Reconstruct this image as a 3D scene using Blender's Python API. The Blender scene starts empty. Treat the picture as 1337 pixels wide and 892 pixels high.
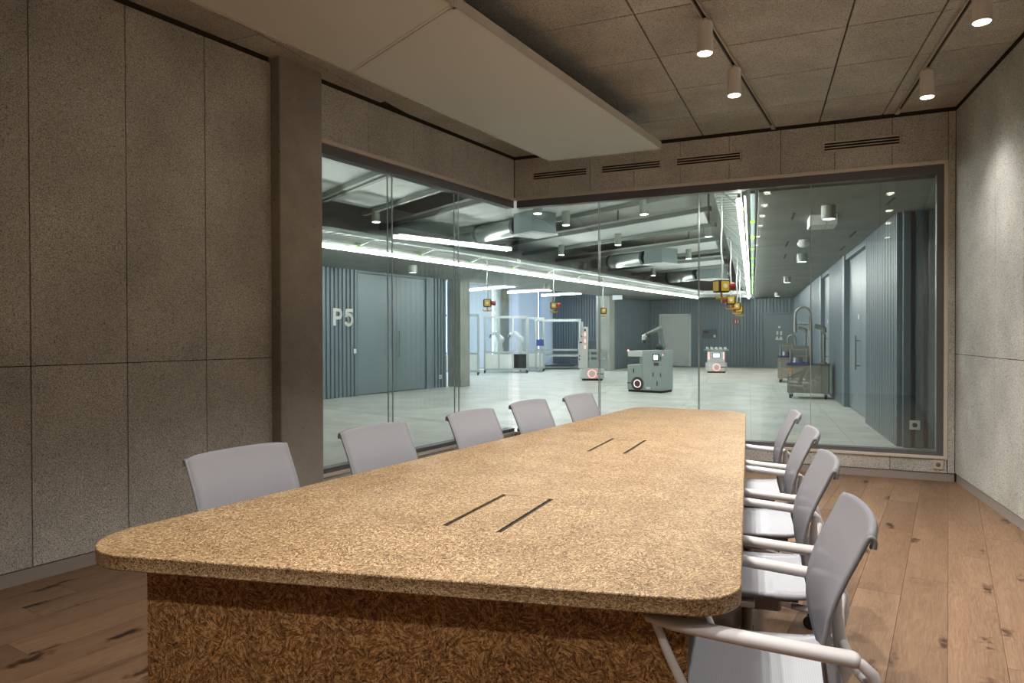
import bpy, math, random
from mathutils import Vector, Matrix, Euler
random.seed(7)
R = math.radians
SC = bpy.context.scene
COL = SC.collection

# ------------------------------------------------------------------ camera
cd = bpy.data.cameras.new('camera'); cam = bpy.data.objects.new('camera', cd); COL.objects.link(cam)
cd.sensor_fit = 'HORIZONTAL'; cd.sensor_width = 36.0; cd.lens = 36.0 * 905.0 / 1337.0
cd.clip_start = 0.05; cd.clip_end = 200
cam.location = (0, 0, 1.35)
cam.rotation_euler = (Matrix.Rotation(R(23.63), 3, 'Z') @ Matrix.Rotation(R(90 - 0.55), 3, 'X') @ Matrix.Rotation(R(-0.15), 3, 'Z')).to_euler()
SC.camera = cam
# ------------------------------------------------------------------ world, exposure
w = bpy.data.worlds.new('world'); SC.world = w; w.use_nodes = True
w.node_tree.nodes['Background'].inputs[0].default_value = (0.55, 0.66, 0.8, 1)
w.node_tree.nodes['Background'].inputs[1].default_value = 0.35
SC.view_settings.view_transform = 'Standard'; SC.view_settings.look = 'None'
SC.view_settings.gamma = 1.0; SC.view_settings.use_curve_mapping = False
SC.view_settings.exposure = 0.95
SC.cycles.max_bounces = 10; SC.cycles.diffuse_bounces = 8; SC.cycles.glossy_bounces = 4
SC.cycles.transparent_max_bounces = 24; SC.cycles.sample_clamp_indirect = 4.0
SC.cycles.caustics_reflective = False; SC.cycles.caustics_refractive = False
SPOT_W = 120.0          # room track spots, watts
LED_E = 27.0           # lab linear luminaires, emission strength
DOWN_W = 46.0          # lab downlights

# ------------------------------------------------------------------ helpers
def s2l(c):
    return tuple((v / 12.92 if v <= 0.04045 else ((v + 0.055) / 1.055) ** 2.4) for v in [x / 255.0 for x in c]) + (1.0,)

class MB:
    def __init__(s): s.v = []; s.f = []; s.sm = []
    def add(s, vs, fs, M=None, smooth=False):
        o = len(s.v)
        s.v += [tuple(M @ Vector(p)) if M else tuple(p) for p in vs]
        for f in fs: s.f.append(tuple(i + o for i in f)); s.sm.append(smooth)
        return s
    def box(s, a, b, M=None):
        x0, y0, z0 = a; x1, y1, z1 = b
        return s.add([(x0,y0,z0),(x1,y0,z0),(x1,y1,z0),(x0,y1,z0),(x0,y0,z1),(x1,y0,z1),(x1,y1,z1),(x0,y1,z1)],
                     [(3,2,1,0),(4,5,6,7),(0,1,5,4),(1,2,6,5),(2,3,7,6),(3,0,4,7)], M)
    def prism(s, poly, z0, z1, M=None):
        n = len(poly); a = sum(poly[i][0]*poly[(i+1)%n][1]-poly[(i+1)%n][0]*poly[i][1] for i in range(n))
        if a < 0: poly = poly[::-1]
        vs = [(x,y,z0) for x,y in poly] + [(x,y,z1) for x,y in poly]
        return s.add(vs, [tuple(range(n-1,-1,-1)), tuple(range(n,2*n))] + [(i,(i+1)%n,(i+1)%n+n,i+n) for i in range(n)], M)
    def tube(s, pts, r, n=10, caps=True, smooth=True, M=None):
        pts = [Vector(p) for p in pts]; rs = r if isinstance(r, (list, tuple)) else [r]*len(pts)
        vs = []; fs = []; ref = None
        for i, p in enumerate(pts):
            t = (pts[min(i+1,len(pts)-1)] - pts[max(i-1,0)]).normalized()
            if ref is None: ref = Vector((0,0,1)) if abs(t.z) < .9 else Vector((1,0,0))
            u = (ref - t*ref.dot(t)).normalized(); ref = u; w_ = t.cross(u)
            for k in range(n):
                a = 2*math.pi*k/n; vs.append(p + rs[i]*(math.cos(a)*u + math.sin(a)*w_))
        for i in range(len(pts)-1):
            for k in range(n): fs.append((i*n+k, i*n+(k+1)%n, (i+1)*n+(k+1)%n, (i+1)*n+k))
        s.add(vs, fs, M, smooth)
        if caps:
            s.add(vs[:n], [tuple(range(n-1,-1,-1))], M); s.add(vs[-n:], [tuple(range(n))], M)
        return s
    def cyl(s, c, r, z0, z1, n=20, M=None): return s.tube([(c[0],c[1],z0),(c[0],c[1],z1)], r, n, M=M)
    def bar(s, p0, p1, w_, h, M=None, up=(0,0,1)):
        p0 = Vector(p0); p1 = Vector(p1); t = (p1-p0).normalized(); up = Vector(up)
        if abs(t.dot(up)) > .98: up = Vector((1,0,0))
        a = t.cross(up).normalized(); b = a.cross(t)
        vs = [p + sa*a*w_/2 + sb*b*h/2 for p in (p0,p1) for sa,sb in ((-1,-1),(1,-1),(1,1),(-1,1))]
        return s.add(vs, [(3,2,1,0),(4,5,6,7),(0,1,5,4),(1,2,6,5),(2,3,7,6),(3,0,4,7)], M)
    def sphere(s, c, r, n=12, m=8, M=None):
        rr = r if isinstance(r,(tuple,list)) else (r,r,r); vs = []; fs = []
        for j in range(m+1):
            th = math.pi*j/m
            for k in range(n):
                a = 2*math.pi*k/n
                vs.append((c[0]+rr[0]*math.sin(th)*math.cos(a), c[1]+rr[1]*math.sin(th)*math.sin(a), c[2]+rr[2]*math.cos(th)))
        for j in range(m):
            for k in range(n): fs.append((j*n+k,(j+1)*n+k,(j+1)*n+(k+1)%n,j*n+(k+1)%n))
        return s.add(vs, fs, M, True)
    def grid(s, fn, nu, nv, M=None, smooth=True):
        vs = [fn(i/nu, j/nv) for i in range(nu+1) for j in range(nv+1)]
        fs = [(i*(nv+1)+j,(i+1)*(nv+1)+j,(i+1)*(nv+1)+j+1,i*(nv+1)+j+1) for i in range(nu) for j in range(nv)]
        return s.add(vs, fs, M, smooth)
    def mesh(s, name, mat):
        me = bpy.data.meshes.new(name); me.from_pydata(s.v, [], s.f)
        me.polygons.foreach_set('use_smooth', s.sm); me.update()
        if mat: me.materials.append(mat)
        return me
    def build(s, name, mat, parent=None, bevel=0, seg=2):
        return link(name, s.mesh(name, mat), parent, bevel, seg)

def link(name, me, parent=None, bevel=0, seg=2):
    o = bpy.data.objects.new(name, me); COL.objects.link(o)
    if parent: o.parent = parent
    if bevel:
        b = o.modifiers.new('bevel', 'BEVEL'); b.width = bevel; b.segments = seg; b.limit_method = 'ANGLE'; b.angle_limit = R(35)
        for p in me.polygons: p.use_smooth = True
        o.modifiers.new('wn', 'WEIGHTED_NORMAL').keep_sharp = True
    return o
def tag(o, label=None, cat=None, group=None, kind=None):
    if label: o['label'] = label
    if cat: o['category'] = cat
    if group: o['group'] = group
    if kind: o['kind'] = kind
    return o
def thing(name, label, cat, loc=(0,0,0), rz=0, group=None):
    o = bpy.data.objects.new(name, None); COL.objects.link(o); o.location = loc; o.rotation_euler = (0,0,rz); o.empty_display_size = .1
    return tag(o, label, cat, group)
def copy_tree(o, parent=None):
    c = o.copy(); COL.objects.link(c)
    if parent: c.parent = parent
    for ch in list(o.children): copy_tree(ch, c)
    return c
def T(x, y, z=0, rz=0): return Matrix.Translation((x,y,z)) @ Matrix.Rotation(rz, 4, 'Z')

# ------------------------------------------------------------------ materials
class NT:
    def __init__(s, name):
        s.m = bpy.data.materials.new(name); s.m.use_nodes = True; s.t = s.m.node_tree
        s.p = s.t.nodes['Principled BSDF']; s.out = s.t.nodes['Material Output']
    def n(s, typ, **k):
        nd = s.t.nodes.new(typ)
        for a, v in k.items():
            if a.startswith('i_'):
                key = a[2:]; nd.inputs[int(key) if key.isdigit() else key.replace('_', ' ')].default_value = v
            else: setattr(nd, a, v)
        return nd
    def l(s, a, b): s.t.links.new(a, b)
    def ramp(s, fac, stops):
        r = s.n('ShaderNodeValToRGB'); e = r.color_ramp.elements
        while len(e) < len(stops): e.new(.5)
        for k, (p, c) in enumerate(stops): e[k].position = p; e[k].color = c if len(c) == 4 else s2l(c)
        s.l(fac, r.inputs[0]); return r.outputs[0]
    def mix(s, fac, a, b, mode='MIX'):
        m = s.n('ShaderNodeMix', data_type='RGBA', blend_type=mode)
        for sock, v in ((m.inputs[0], fac), (m.inputs[6], a), (m.inputs[7], b)):
            if hasattr(v, 'links'): s.l(v, sock)
            else: sock.default_value = v
        return m.outputs[2]
    def math(s, op, a, b=0):
        m = s.n('ShaderNodeMath', operation=op)
        for sock, v in ((m.inputs[0], a), (m.inputs[1], b)):
            if hasattr(v, 'links'): s.l(v, sock)
            else: sock.default_value = v
        return m.outputs[0]
    def bump(s, h, strength, dist=.002):
        b = s.n('ShaderNodeBump', i_Strength=strength, i_Distance=dist); s.l(h, b.inputs['Height']); s.l(b.outputs[0], s.p.inputs['Normal'])

def plain(name, rgb, rough=.5, metal=0, spec=.5):
    k = NT(name); k.p.inputs['Base Color'].default_value = s2l(rgb); k.p.inputs['Roughness'].default_value = rough
    k.p.inputs['Metallic'].default_value = metal; k.p.inputs['Specular IOR Level'].default_value = spec
    nz = k.n('ShaderNodeTexNoise', i_Scale=35.0, i_Detail=3.0); tc = k.n('ShaderNodeTexCoord'); k.l(tc.outputs['Object'], nz.inputs[0])
    c = s2l(rgb); d = tuple(x*.94 for x in c[:3]) + (1,)
    k.l(k.mix(nz.outputs[0], c, d), k.p.inputs['Base Color'])
    return k.m
def emit(name, rgb, e):
    k = NT(name); k.p.inputs['Base Color'].default_value = (.8,.8,.8,1); k.p.inputs['Emission Color'].default_value = s2l(rgb); k.p.inputs['Emission Strength'].default_value = e
    return k.m
def woodwool(name, light, dark, scale=1.0):
    k = NT(name); tc = k.n('ShaderNodeTexCoord'); oi = k.n('ShaderNodeObjectInfo')
    ad = k.n('ShaderNodeVectorMath', operation='ADD'); k.l(tc.outputs['Object'], ad.inputs[0]); k.l(oi.outputs['Location'], ad.inputs[1])
    warp = k.n('ShaderNodeTexNoise', i_Scale=45.0*scale, i_Detail=2.0); k.l(ad.outputs[0], warp.inputs[0])
    wv = k.n('ShaderNodeVectorMath', operation='SCALE', i_Scale=.05/scale); k.l(warp.outputs['Color'], wv.inputs[0])
    a2 = k.n('ShaderNodeVectorMath', operation='ADD'); k.l(ad.outputs[0], a2.inputs[0]); k.l(wv.outputs[0], a2.inputs[1])
    vo = k.n('ShaderNodeTexVoronoi', feature='DISTANCE_TO_EDGE', i_Scale=66.0*scale); k.l(a2.outputs[0], vo.inputs['Vector'])
    n2 = k.n('ShaderNodeTexNoise', i_Scale=150.0*scale, i_Detail=3.0, i_Roughness=.75); k.l(a2.outputs[0], n2.inputs[0])
    n3 = k.n('ShaderNodeTexNoise', i_Scale=2.2, i_Detail=3.0); k.l(ad.outputs[0], n3.inputs[0])
    f = k.math('MULTIPLY', k.math('MINIMUM', k.math('MULTIPLY', vo.outputs['Distance'], 7.0), 1.0), .45)
    f = k.math('ADD', f, k.math('MULTIPLY', n2.outputs[0], .75))
    c = k.ramp(f, [(.36, dark), (.54, light), (.75, tuple(min(255, x+14) for x in light))])
    big = k.ramp(n3.outputs[0], [(.3, (225,225,225)), (.7, (255,255,255))])
    c = k.mix(1.0, c, big, 'MULTIPLY')
    hs = k.ramp(oi.outputs['Random'], [(0, (243,243,243)), (1, (255,255,255))])
    k.l(k.mix(1.0, c, hs, 'MULTIPLY'), k.p.inputs['Base Color'])
    k.p.inputs['Roughness'].default_value = .95; k.p.inputs['Specular IOR Level'].default_value = .1
    k.bump(f, 1.0, .005); return k.m
def concrete(name, a, b, rough=.75, spec=.3, holes=True):
    k = NT(name); tc = k.n('ShaderNodeTexCoord'); g = k.n('ShaderNodeNewGeometry')
    n1 = k.n('ShaderNodeTexNoise', i_Scale=1.6, i_Detail=6.0, i_Roughness=.6); k.l(g.outputs['Position'], n1.inputs[0])
    n2 = k.n('ShaderNodeTexNoise', i_Scale=60.0, i_Detail=2.0); k.l(g.outputs['Position'], n2.inputs[0])
    f = k.math('ADD', k.math('MULTIPLY', n1.outputs[0], .8), k.math('MULTIPLY', n2.outputs[0], .2))
    c = k.ramp(f, [(.32, a), (.68, b)])
    if holes:
        vo = k.n('ShaderNodeTexVoronoi', i_Scale=9.0); k.l(g.outputs['Position'], vo.inputs['Vector'])
        h = k.ramp(vo.outputs['Distance'], [(.035, (70,66,62)), (.06, (255,255,255))]); c = k.mix(.8, c, h, 'MULTIPLY')
    k.l(c, k.p.inputs['Base Color']); k.p.inputs['Roughness'].default_value = rough; k.p.inputs['Specular IOR Level'].default_value = spec
    k.bump(n2.outputs[0], .15, .002); return k.m
def chipboard(name, axis, cols, cs=1.0):
    k = NT(name); tc = k.n('ShaderNodeTexCoord'); v = tc.outputs['Object']
    def chips(scale, seed, st):
        a = k.n('ShaderNodeTexVoronoi', i_Scale=scale*.55); off = k.n('ShaderNodeVectorMath', operation='ADD'); off.inputs[1].default_value = (seed, seed*1.7, seed*.6)
        k.l(v, off.inputs[0]); k.l(off.outputs[0], a.inputs['Vector'])
        rot = k.n('ShaderNodeVectorRotate', rotation_type='AXIS_ANGLE'); rot.inputs['Axis'].default_value = axis
        sep = k.n('ShaderNodeSeparateColor'); k.l(a.outputs['Color'], sep.inputs[0])
        k.l(off.outputs[0], rot.inputs['Vector']); k.l(k.math('MULTIPLY', sep.outputs[0], 6.28), rot.inputs['Angle'])
        sc = k.n('ShaderNodeVectorMath', operation='MULTIPLY'); sc.inputs[1].default_value = st; k.l(rot.outputs[0], sc.inputs[0])
        b = k.n('ShaderNodeTexVoronoi', i_Scale=scale); k.l(sc.outputs[0], b.inputs['Vector'])
        s3 = k.n('ShaderNodeSeparateColor'); k.l(b.outputs['Color'], s3.inputs[0]); return s3.outputs[0], b.outputs['Distance']
    st = (1.0, 4.0, 4.0) if axis[2] else (1.0, 1.0, 4.0)
    r1, d1 = chips(48*cs, 0.0, st); r2, d2 = chips(85*cs, 3.1, st)
    f = k.math('ADD', k.math('MULTIPLY', r1, .55), k.math('MULTIPLY', r2, .45))
    c = k.ramp(f, [(.15, cols[0]), (.35, cols[1]), (.58, cols[2]), (.82, cols[3])])
    n = k.n('ShaderNodeTexNoise', i_Scale=5.0, i_Detail=4.0); k.l(v, n.inputs[0])
    c = k.mix(1.0, c, k.ramp(n.outputs[0], [(.3, (224,218,210)), (.7, (255,255,255))]), 'MULTIPLY')
    vo = k.n('ShaderNodeTexVoronoi', i_Scale=38.0); k.l(v, vo.inputs['Vector'])
    c = k.mix(.85, c, k.ramp(vo.outputs['Distance'], [(.09, (64,44,28)), (.14, (255,255,255))]), 'MULTIPLY')
    k.l(c, k.p.inputs['Base Color']); k.p.inputs['Roughness'].default_value = .5; k.p.inputs['Specular IOR Level'].default_value = .35
    k.bump(d1, .12, .001); return k.m
def oak(name):
    k = NT(name); tc = k.n('ShaderNodeTexCoord'); oi = k.n('ShaderNodeObjectInfo')
    cx = k.n('ShaderNodeCombineXYZ')
    for i in range(3): k.l(k.math('MULTIPLY', oi.outputs['Random'], (37.0, 91.0, 53.0)[i]), cx.inputs[i])
    ad = k.n('ShaderNodeVectorMath', operation='ADD'); k.l(tc.outputs['Object'], ad.inputs[0]); k.l(cx.outputs[0], ad.inputs[1])
    nw = k.n('ShaderNodeTexNoise', i_Scale=2.2, i_Detail=2.0); k.l(ad.outputs[0], nw.inputs[0])
    sc = k.n('ShaderNodeVectorMath', operation='MULTIPLY'); sc.inputs[1].default_value = (.7, 7.0, 4.0); k.l(ad.outputs[0], sc.inputs[0])
    wsc = k.n('ShaderNodeVectorMath', operation='SCALE', i_Scale=1.1); k.l(nw.outputs['Color'], wsc.inputs[0])
    a2 = k.n('ShaderNodeVectorMath', operation='ADD'); k.l(sc.outputs[0], a2.inputs[0]); k.l(wsc.outputs[0], a2.inputs[1])
    n1 = k.n('ShaderNodeTexNoise', i_Scale=1.0, i_Detail=3.0, i_Roughness=.5); k.l(a2.outputs[0], n1.inputs[0])
    rings = k.math('FRACT', k.math('MULTIPLY', n1.outputs[0], 13.0))
    fs = k.n('ShaderNodeVectorMath', operation='MULTIPLY'); fs.inputs[1].default_value = (9.0, 170.0, 40.0); k.l(ad.outputs[0], fs.inputs[0])
    n2 = k.n('ShaderNodeTexNoise', i_Scale=1.0, i_Detail=3.0); k.l(fs.outputs[0], n2.inputs[0])
    f = k.math('ADD', k.math('MULTIPLY', rings, .13), k.math('ADD', k.math('MULTIPLY', n2.outputs[0], .5), k.math('MULTIPLY', n1.outputs[0], .45)))
    c = k.ramp(f, [(.22, (90,69,51)), (.5, (128,101,78)), (.85, (156,128,103))])
    tone = k.ramp(oi.outputs['Random'], [(0, (208,198,190)), (.5, (240,236,230)), (1, (255,250,246))])
    c = k.mix(1.0, c, tone, 'MULTIPLY')
    ks = k.n('ShaderNodeVectorMath', operation='MULTIPLY'); ks.inputs[1].default_value = (2.6, 6.5, 1.0); k.l(a2.outputs[0], ks.inputs[0])
    ks2 = k.n('ShaderNodeVectorMath', operation='MULTIPLY'); ks2.inputs[1].default_value = (1.7, 5.0, .01); k.l(ad.outputs[0], ks2.inputs[0])
    vo = k.n('ShaderNodeTexVoronoi', i_Scale=1.1, i_Randomness=1.0); k.l(ks2.outputs[0], vo.inputs['Vector'])
    n4 = k.n('ShaderNodeTexNoise', i_Scale=26.0, i_Detail=3.0); k.l(ad.outputs[0], n4.inputs[0])
    dd = k.math('ADD', vo.outputs['Distance'], k.math('MULTIPLY', k.math('SUBTRACT', n4.outputs[0], .46), .42))
    kn = k.ramp(dd, [(.05, (48,35,28)), (.12, (146,122,106)), (.22, (255,255,255))])
    c = k.mix(.92, c, kn, 'MULTIPLY')
    k.l(c, k.p.inputs['Base Color']); k.p.inputs['Roughness'].default_value = .48; k.p.inputs['Specular IOR Level'].default_value = .4
    k.bump(n2.outputs[0], .08, .001); return k.m
def fabric(name, rgb, alpha, ax='Z'):
    k = NT(name); tc = k.n('ShaderNodeTexCoord')
    f = k.n('ShaderNodeTexNoise', i_Scale=420.0, i_Detail=1.0); k.l(tc.outputs['Object'], f.inputs[0]); f = f.outputs[0]
    wy = k.n('ShaderNodeTexWave', bands_direction='Y', i_Scale=52.0); k.l(tc.outputs['Object'], wy.inputs[0])
    wz = k.n('ShaderNodeTexWave', bands_direction=ax, i_Scale=52.0); k.l(tc.outputs['Object'], wz.inputs[0])
    wv = k.math('MULTIPLY', k.math('ADD', wy.outputs[0], wz.outputs[0]), .5); f = k.math('ADD', k.math('MULTIPLY', f, .3), k.math('MULTIPLY', wv, .7))
    k.l(k.mix(f, tuple(x*.78 for x in s2l(rgb)[:3]) + (1,), s2l(rgb)), k.p.inputs['Base Color']); k.bump(f, .25, .0015)
    k.p.inputs['Roughness'].default_value = .85; k.p.inputs['Specular IOR Level'].default_value = .2
    if alpha < 1:
        tr = k.n('ShaderNodeBsdfTransparent'); mx = k.n('ShaderNodeMixShader'); mx.inputs[0].default_value = alpha
        k.l(tr.outputs[0], mx.inputs[1]); k.l(k.p.outputs[0], mx.inputs[2]); k.l(mx.outputs[0], k.out.inputs[0])
    return k.m
def glass(name, tint, refl=1.0):
    k = NT(name); lw = k.n('ShaderNodeLayerWeight', i_Blend=.5)
    f = k.math('ADD', k.math('MULTIPLY', k.math('POWER', lw.outputs['Facing'], 5.0), .9*refl), .035*refl)
    tr = k.n('ShaderNodeBsdfTransparent'); tr.inputs[0].default_value = tint
    gl = k.n('ShaderNodeBsdfGlossy'); gl.inputs['Roughness'].default_value = 0.0; gl.inputs['Color'].default_value = (.95,1,.98,1)
    mx = k.n('ShaderNodeMixShader'); k.l(f, mx.inputs[0]); k.l(tr.outputs[0], mx.inputs[1]); k.l(gl.outputs[0], mx.inputs[2]); k.l(mx.outputs[0], k.out.inputs[0])
    return k.m
def translucent(name, rgb):
    k = NT(name); k.p.inputs['Base Color'].default_value = s2l(rgb); k.p.inputs['Roughness'].default_value = .9
    nz = k.n('ShaderNodeTexNoise', i_Scale=4.0); c = s2l(rgb); k.l(k.mix(nz.outputs[0], c, tuple(x*.9 for x in c[:3]) + (1,)), k.p.inputs['Base Color'])
    tr = k.n('ShaderNodeBsdfTranslucent'); tr.inputs[0].default_value = c; mx = k.n('ShaderNodeMixShader'); mx.inputs[0].default_value = .3
    k.l(k.p.outputs[0], mx.inputs[1]); k.l(tr.outputs[0], mx.inputs[2]); k.l(mx.outputs[0], k.out.inputs[0]); return k.m
def perforated(name, rgb):
    k = NT(name); tc = k.n('ShaderNodeTexCoord')
    sc = k.n('ShaderNodeVectorMath', operation='SCALE', i_Scale=90.0); k.l(tc.outputs['Object'], sc.inputs[0])
    fr = k.n('ShaderNodeVectorMath', operation='FRACTION'); k.l(sc.outputs[0], fr.inputs[0])
    sb = k.n('ShaderNodeVectorMath', operation='SUBTRACT'); sb.inputs[1].default_value = (.5,.5,0); k.l(fr.outputs[0], sb.inputs[0])
    sp = k.n('ShaderNodeSeparateXYZ'); k.l(sb.outputs[0], sp.inputs[0])
    d = k.math('ADD', k.math('POWER', sp.outputs[0], 2.0), k.math('POWER', sp.outputs[1], 2.0))
    c = s2l(rgb); k.l(k.mix(k.math('LESS_THAN', d, .05), c, tuple(x*.55 for x in c[:3]) + (1,)), k.p.inputs['Base Color'])
    k.p.inputs['Roughness'].default_value = .55; return k.m

M = dict(
    wool=woodwool('wood_wool_wall', (234,231,223), (124,118,108)),
    woolc=woodwool('wood_wool_ceiling', (224,219,208), (114,108,98)),
    conc=concrete('concrete_column', (140,135,126), (178,172,162)),
    lconc=concrete('lab_concrete', (122,126,120), (158,162,156), holes=False),
    lsoff=concrete('lab_soffit', (128,131,126), (150,153,148), holes=False),
    ltile=concrete('lab_floor_tile', (166,169,164), (204,207,201), rough=.42, spec=.45, holes=False),
    grout=plain('grout', (150,152,148), .9),
    oak=oak('oak_plank'), sub=plain('subfloor', (120,96,76), .9),
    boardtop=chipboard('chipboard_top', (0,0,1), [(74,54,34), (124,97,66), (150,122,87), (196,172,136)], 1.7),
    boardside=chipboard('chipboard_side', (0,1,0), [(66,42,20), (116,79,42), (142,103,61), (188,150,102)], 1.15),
    black=plain('black', (14,14,14), .6), dark=plain('dark_gap', (26,24,22), .9),
    frame=plain('dark_window_frame', (104,102,105), .45), lip=plain('pale_window_lip', (224,214,202), .6),
    base=plain('baseboard_paint', (168,158,150), .6), backw=plain('back_wall_paint', (226,220,212), .8), white=plain('white_paint', (225,222,216), .5),
    spot=plain('spot_white', (234,228,220), .5), vent=plain('vent_beige', (216,204,188), .5),
    sail=perforated('perforated_cream', (214,211,202)), sailedge=plain('sail_edge', (206,200,190), .5),
    track=plain('track_beige', (196,184,168), .5), backing=plain('backing', (70,62,54), .95),
    glass=glass('clear_glass', (.962,.978,.97,1)), cellglass=glass('cell_glass', (.93,.95,.96,1), .8),
    joint=plain('glass_joint', (188,196,194), .3),
    fab=fabric('chair_mesh_fabric', (176,177,182), 1.0, 'X'), fabb=fabric('chair_back_mesh', (150,149,154), .72),
    trim=plain('chair_trim', (120,120,124), .8), alu=plain('chair_alu', (196,191,190), .35, 0.0), aludk=plain('chair_grey', (128,122,118), .5),
    caster=plain('caster_black', (22,22,23), .45),
    rib=plain('blue_grey_cladding', (112,126,134), .42, .2), ribdk=plain('blue_grey_dark', (84,96,103), .5),
    door=plain('blue_grey_door', (114,129,135), .38, .15), wdoor=plain('pale_door', (196,199,198), .5),
    steel=plain('stainless', (150,150,144), .32, .75), galv=plain('galvanised', (176,186,182), .38, .7),
    galvd=plain('plenum_grey', (128,142,142), .5, .3), lwhite=plain('lab_white', (222,226,224), .5),
    lsail=plain('lab_sail', (196,202,200), .6), lrail=plain('lab_rail', (130,138,132), .5),
    dlight=plain('downlight_body', (150,156,148), .5), darkc=concrete('lab_slab', (142,145,139), (168,171,165), holes=False),
    led=emit('led_white', (250,250,246), LED_E), spotlit=emit('spot_lens', (255,244,228), 9.0), dlit=emit('downlight_lens', (245,250,250), 7.0),
    dlow=emit('downlight_lens_dim', (245,250,250), 1.2),
    pend=emit('pendant_led', (245,250,255), 45.0),
    green=plain('green_clip', (130,220,50), .5), cable=plain('white_cable', (214,216,214), .5), yellow=plain('plug_yellow', (226,178,40), .5), red=plain('plug_red', (170,30,40), .5),
    robo=plain('robot_grey', (158,170,166), .45), robow=plain('robot_white', (206,208,206), .45), robod=plain('robot_dark', (62,66,66), .5), armg=plain('arm_grey', (120,126,126), .3, .5),
    screen=emit('screen', (190,225,240), 1.6), redglow=emit('red_glow', (255,110,100), 1.3), ring=emit('ring_glow', (255,170,170), 1.1),
    blue=plain('blue_film', (36,60,150), .5), bluet=plain('blue_tape', (70,140,220), .5), alup=plain('alu_profile', (176,182,180), .4, .4), cellw=plain('cell_panel', (212,216,212), .5),
    blind=translucent('roller_blind', (206,212,218)), sky=emit('bright_gap', (222,233,246), 3.6), sign=plain('sign_white', (228,228,224), .5), exitr=plain('sign_red', (168,40,44), .5), tablet=plain('tablet_back', (128,132,126), .5, .3),
)

# ------------------------------------------------------------------ room frame
H = 3.40
LA = R(8.6); LO = Vector((-3.19, 7.37, 0)); LU = Vector((math.sin(LA), math.cos(LA), 0)); LN = Vector((math.cos(LA), -math.sin(LA), 0))
RA = R(-4.7); RO = Vector((1.165, 7.37, 0)); RU = Vector((math.sin(RA), math.cos(RA), 0)); RN = Vector((-math.cos(RA), math.sin(RA), 0))
def LW(t, off, z): return LO + LU*t + LN*off + Vector((0,0,z))
def RW(t, off, z): return RO + RU*t + RN*off + Vector((0,0,z))
def EW(x, off, z): return Vector((x, 7.37 - off, z))
def slab(fn, a0, a1, o0, o1, z0, z1, mb=None):
    mb = mb or MB()
    vs = [fn(a0,o0,z0), fn(a1,o0,z0), fn(a1,o1,z0), fn(a0,o1,z0), fn(a0,o0,z1), fn(a1,o0,z1), fn(a1,o1,z1), fn(a0,o1,z1)]
    e1 = vs[1]-vs[0]; e2 = vs[3]-vs[0]
    fs = [(3,2,1,0),(4,5,6,7),(0,1,5,4),(1,2,6,5),(2,3,7,6),(3,0,4,7)]
    if e1.cross(e2).z < 0: fs = [f[::-1] for f in fs]
    return mb.add(vs, fs)
def struct(name, mb, mat, label=None, cat=None, **k):
    o = mb.build(name, mat, **k); tag(o, label, cat, kind='structure'); return o
BACK = -2.6
tb = lambda Y: (Y - 7.37) / LU.y
tr_ = lambda Y: (Y - 7.37) / RU.y
G = .006   # joint between panels
def panels(parent, fn, cuts, zc, mat, o0=-.02, o1=0.0, name='panel'):
    for i in range(len(cuts)-1):
        for j in range(len(zc)-1):
            a, b = cuts[i]+G/2, cuts[i+1]-G/2; z0, z1 = zc[j]+G/2, zc[j+1]-G/2
            mid = fn((a+b)/2, 0, (z0+z1)/2)
            f2 = lambda t, o, z: fn(t, o, z) - mid
            ob = slab(f2, a, b, o0, o1, z0, z1).build(name, mat, parent); ob.location = mid

# left wall
zs = [.08, 1.185, H-.03]
wl = struct('wall_left', slab(LW, tb(BACK), -3.40, -.22, -.02, -.1, 4.3), M['backing'], 'wood wool panelled wall left of the concrete column', 'wall')
cuts = [-3.40, -3.942, -4.476, -5.004]
while cuts[-1] > tb(BACK): cuts.append(cuts[-1] - .53)
panels(wl, LW, cuts[::-1], zs, M['wool'], name='wood_wool_panel')
struct('baseboard_left', slab(LW, tb(BACK), -3.41, -.02, -.006, 0, .076), M['base'], 'pale recessed baseboard along the left wall', 'baseboard')
# left wall over the glass
wg = struct('wall_glazed_left', slab(LW, -3.0, 0, -.22, -.02, 2.94, 4.3), M['backing'], 'wood wool band above and below the left glazing', 'wall')
panels(wg, LW, [-3.0,-2.38,-1.784,-1.176,-.575,-.003], [2.925, H-.03], M['wool'], name='wood_wool_panel')
slab(LW, -3.0, -.05, -.22, -.02, -.1, .2).build('sill_wall', M['backing'], wg)
panels(wg, LW, [-3.0,-2.38,-1.784,-1.176,-.575,-.003], [.075, .215], M['wool'], name='wood_wool_panel')
struct('baseboard_glazed', slab(LW, -3.0, -.02, -.02, -.006, 0, .072), M['base'], 'recessed baseboard under the left glazing', 'baseboard')
# end wall
we = struct('wall_end', slab(EW, -3.22, 1.5, -.22, -.02, 2.94, 4.3), M['backing'], 'wood wool end wall around the wide window', 'wall')
ex = [-3.187,-2.764,-2.278,-1.788,-1.298,-.806,-.315,.17,.656,1.105]
panels(we, EW, ex, [2.925, H-.03], M['wool'], name='wood_wool_panel')
panels(we, EW, [1.105, 1.163], [.075, H-.03], M['wool'], name='wood_wool_panel')
slab(EW, 1.11, 1.5, -.22, -.02, -.1, 2.95).build('jamb_wall', M['backing'], we)
slab(EW, -3.2, 1.12, -.22, -.02, -.1, .2).build('sill_wall', M['backing'], we)
panels(we, EW, [-3.187,-2.278,-1.298,-.315,.644,1.103], [.075, .215], M['wool'], name='wood_wool_panel')
struct('baseboard_end', slab(EW, -3.18, 1.16, -.02, -.006, 0, .072), M['base'], 'recessed baseboard under the end window', 'baseboard')
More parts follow.
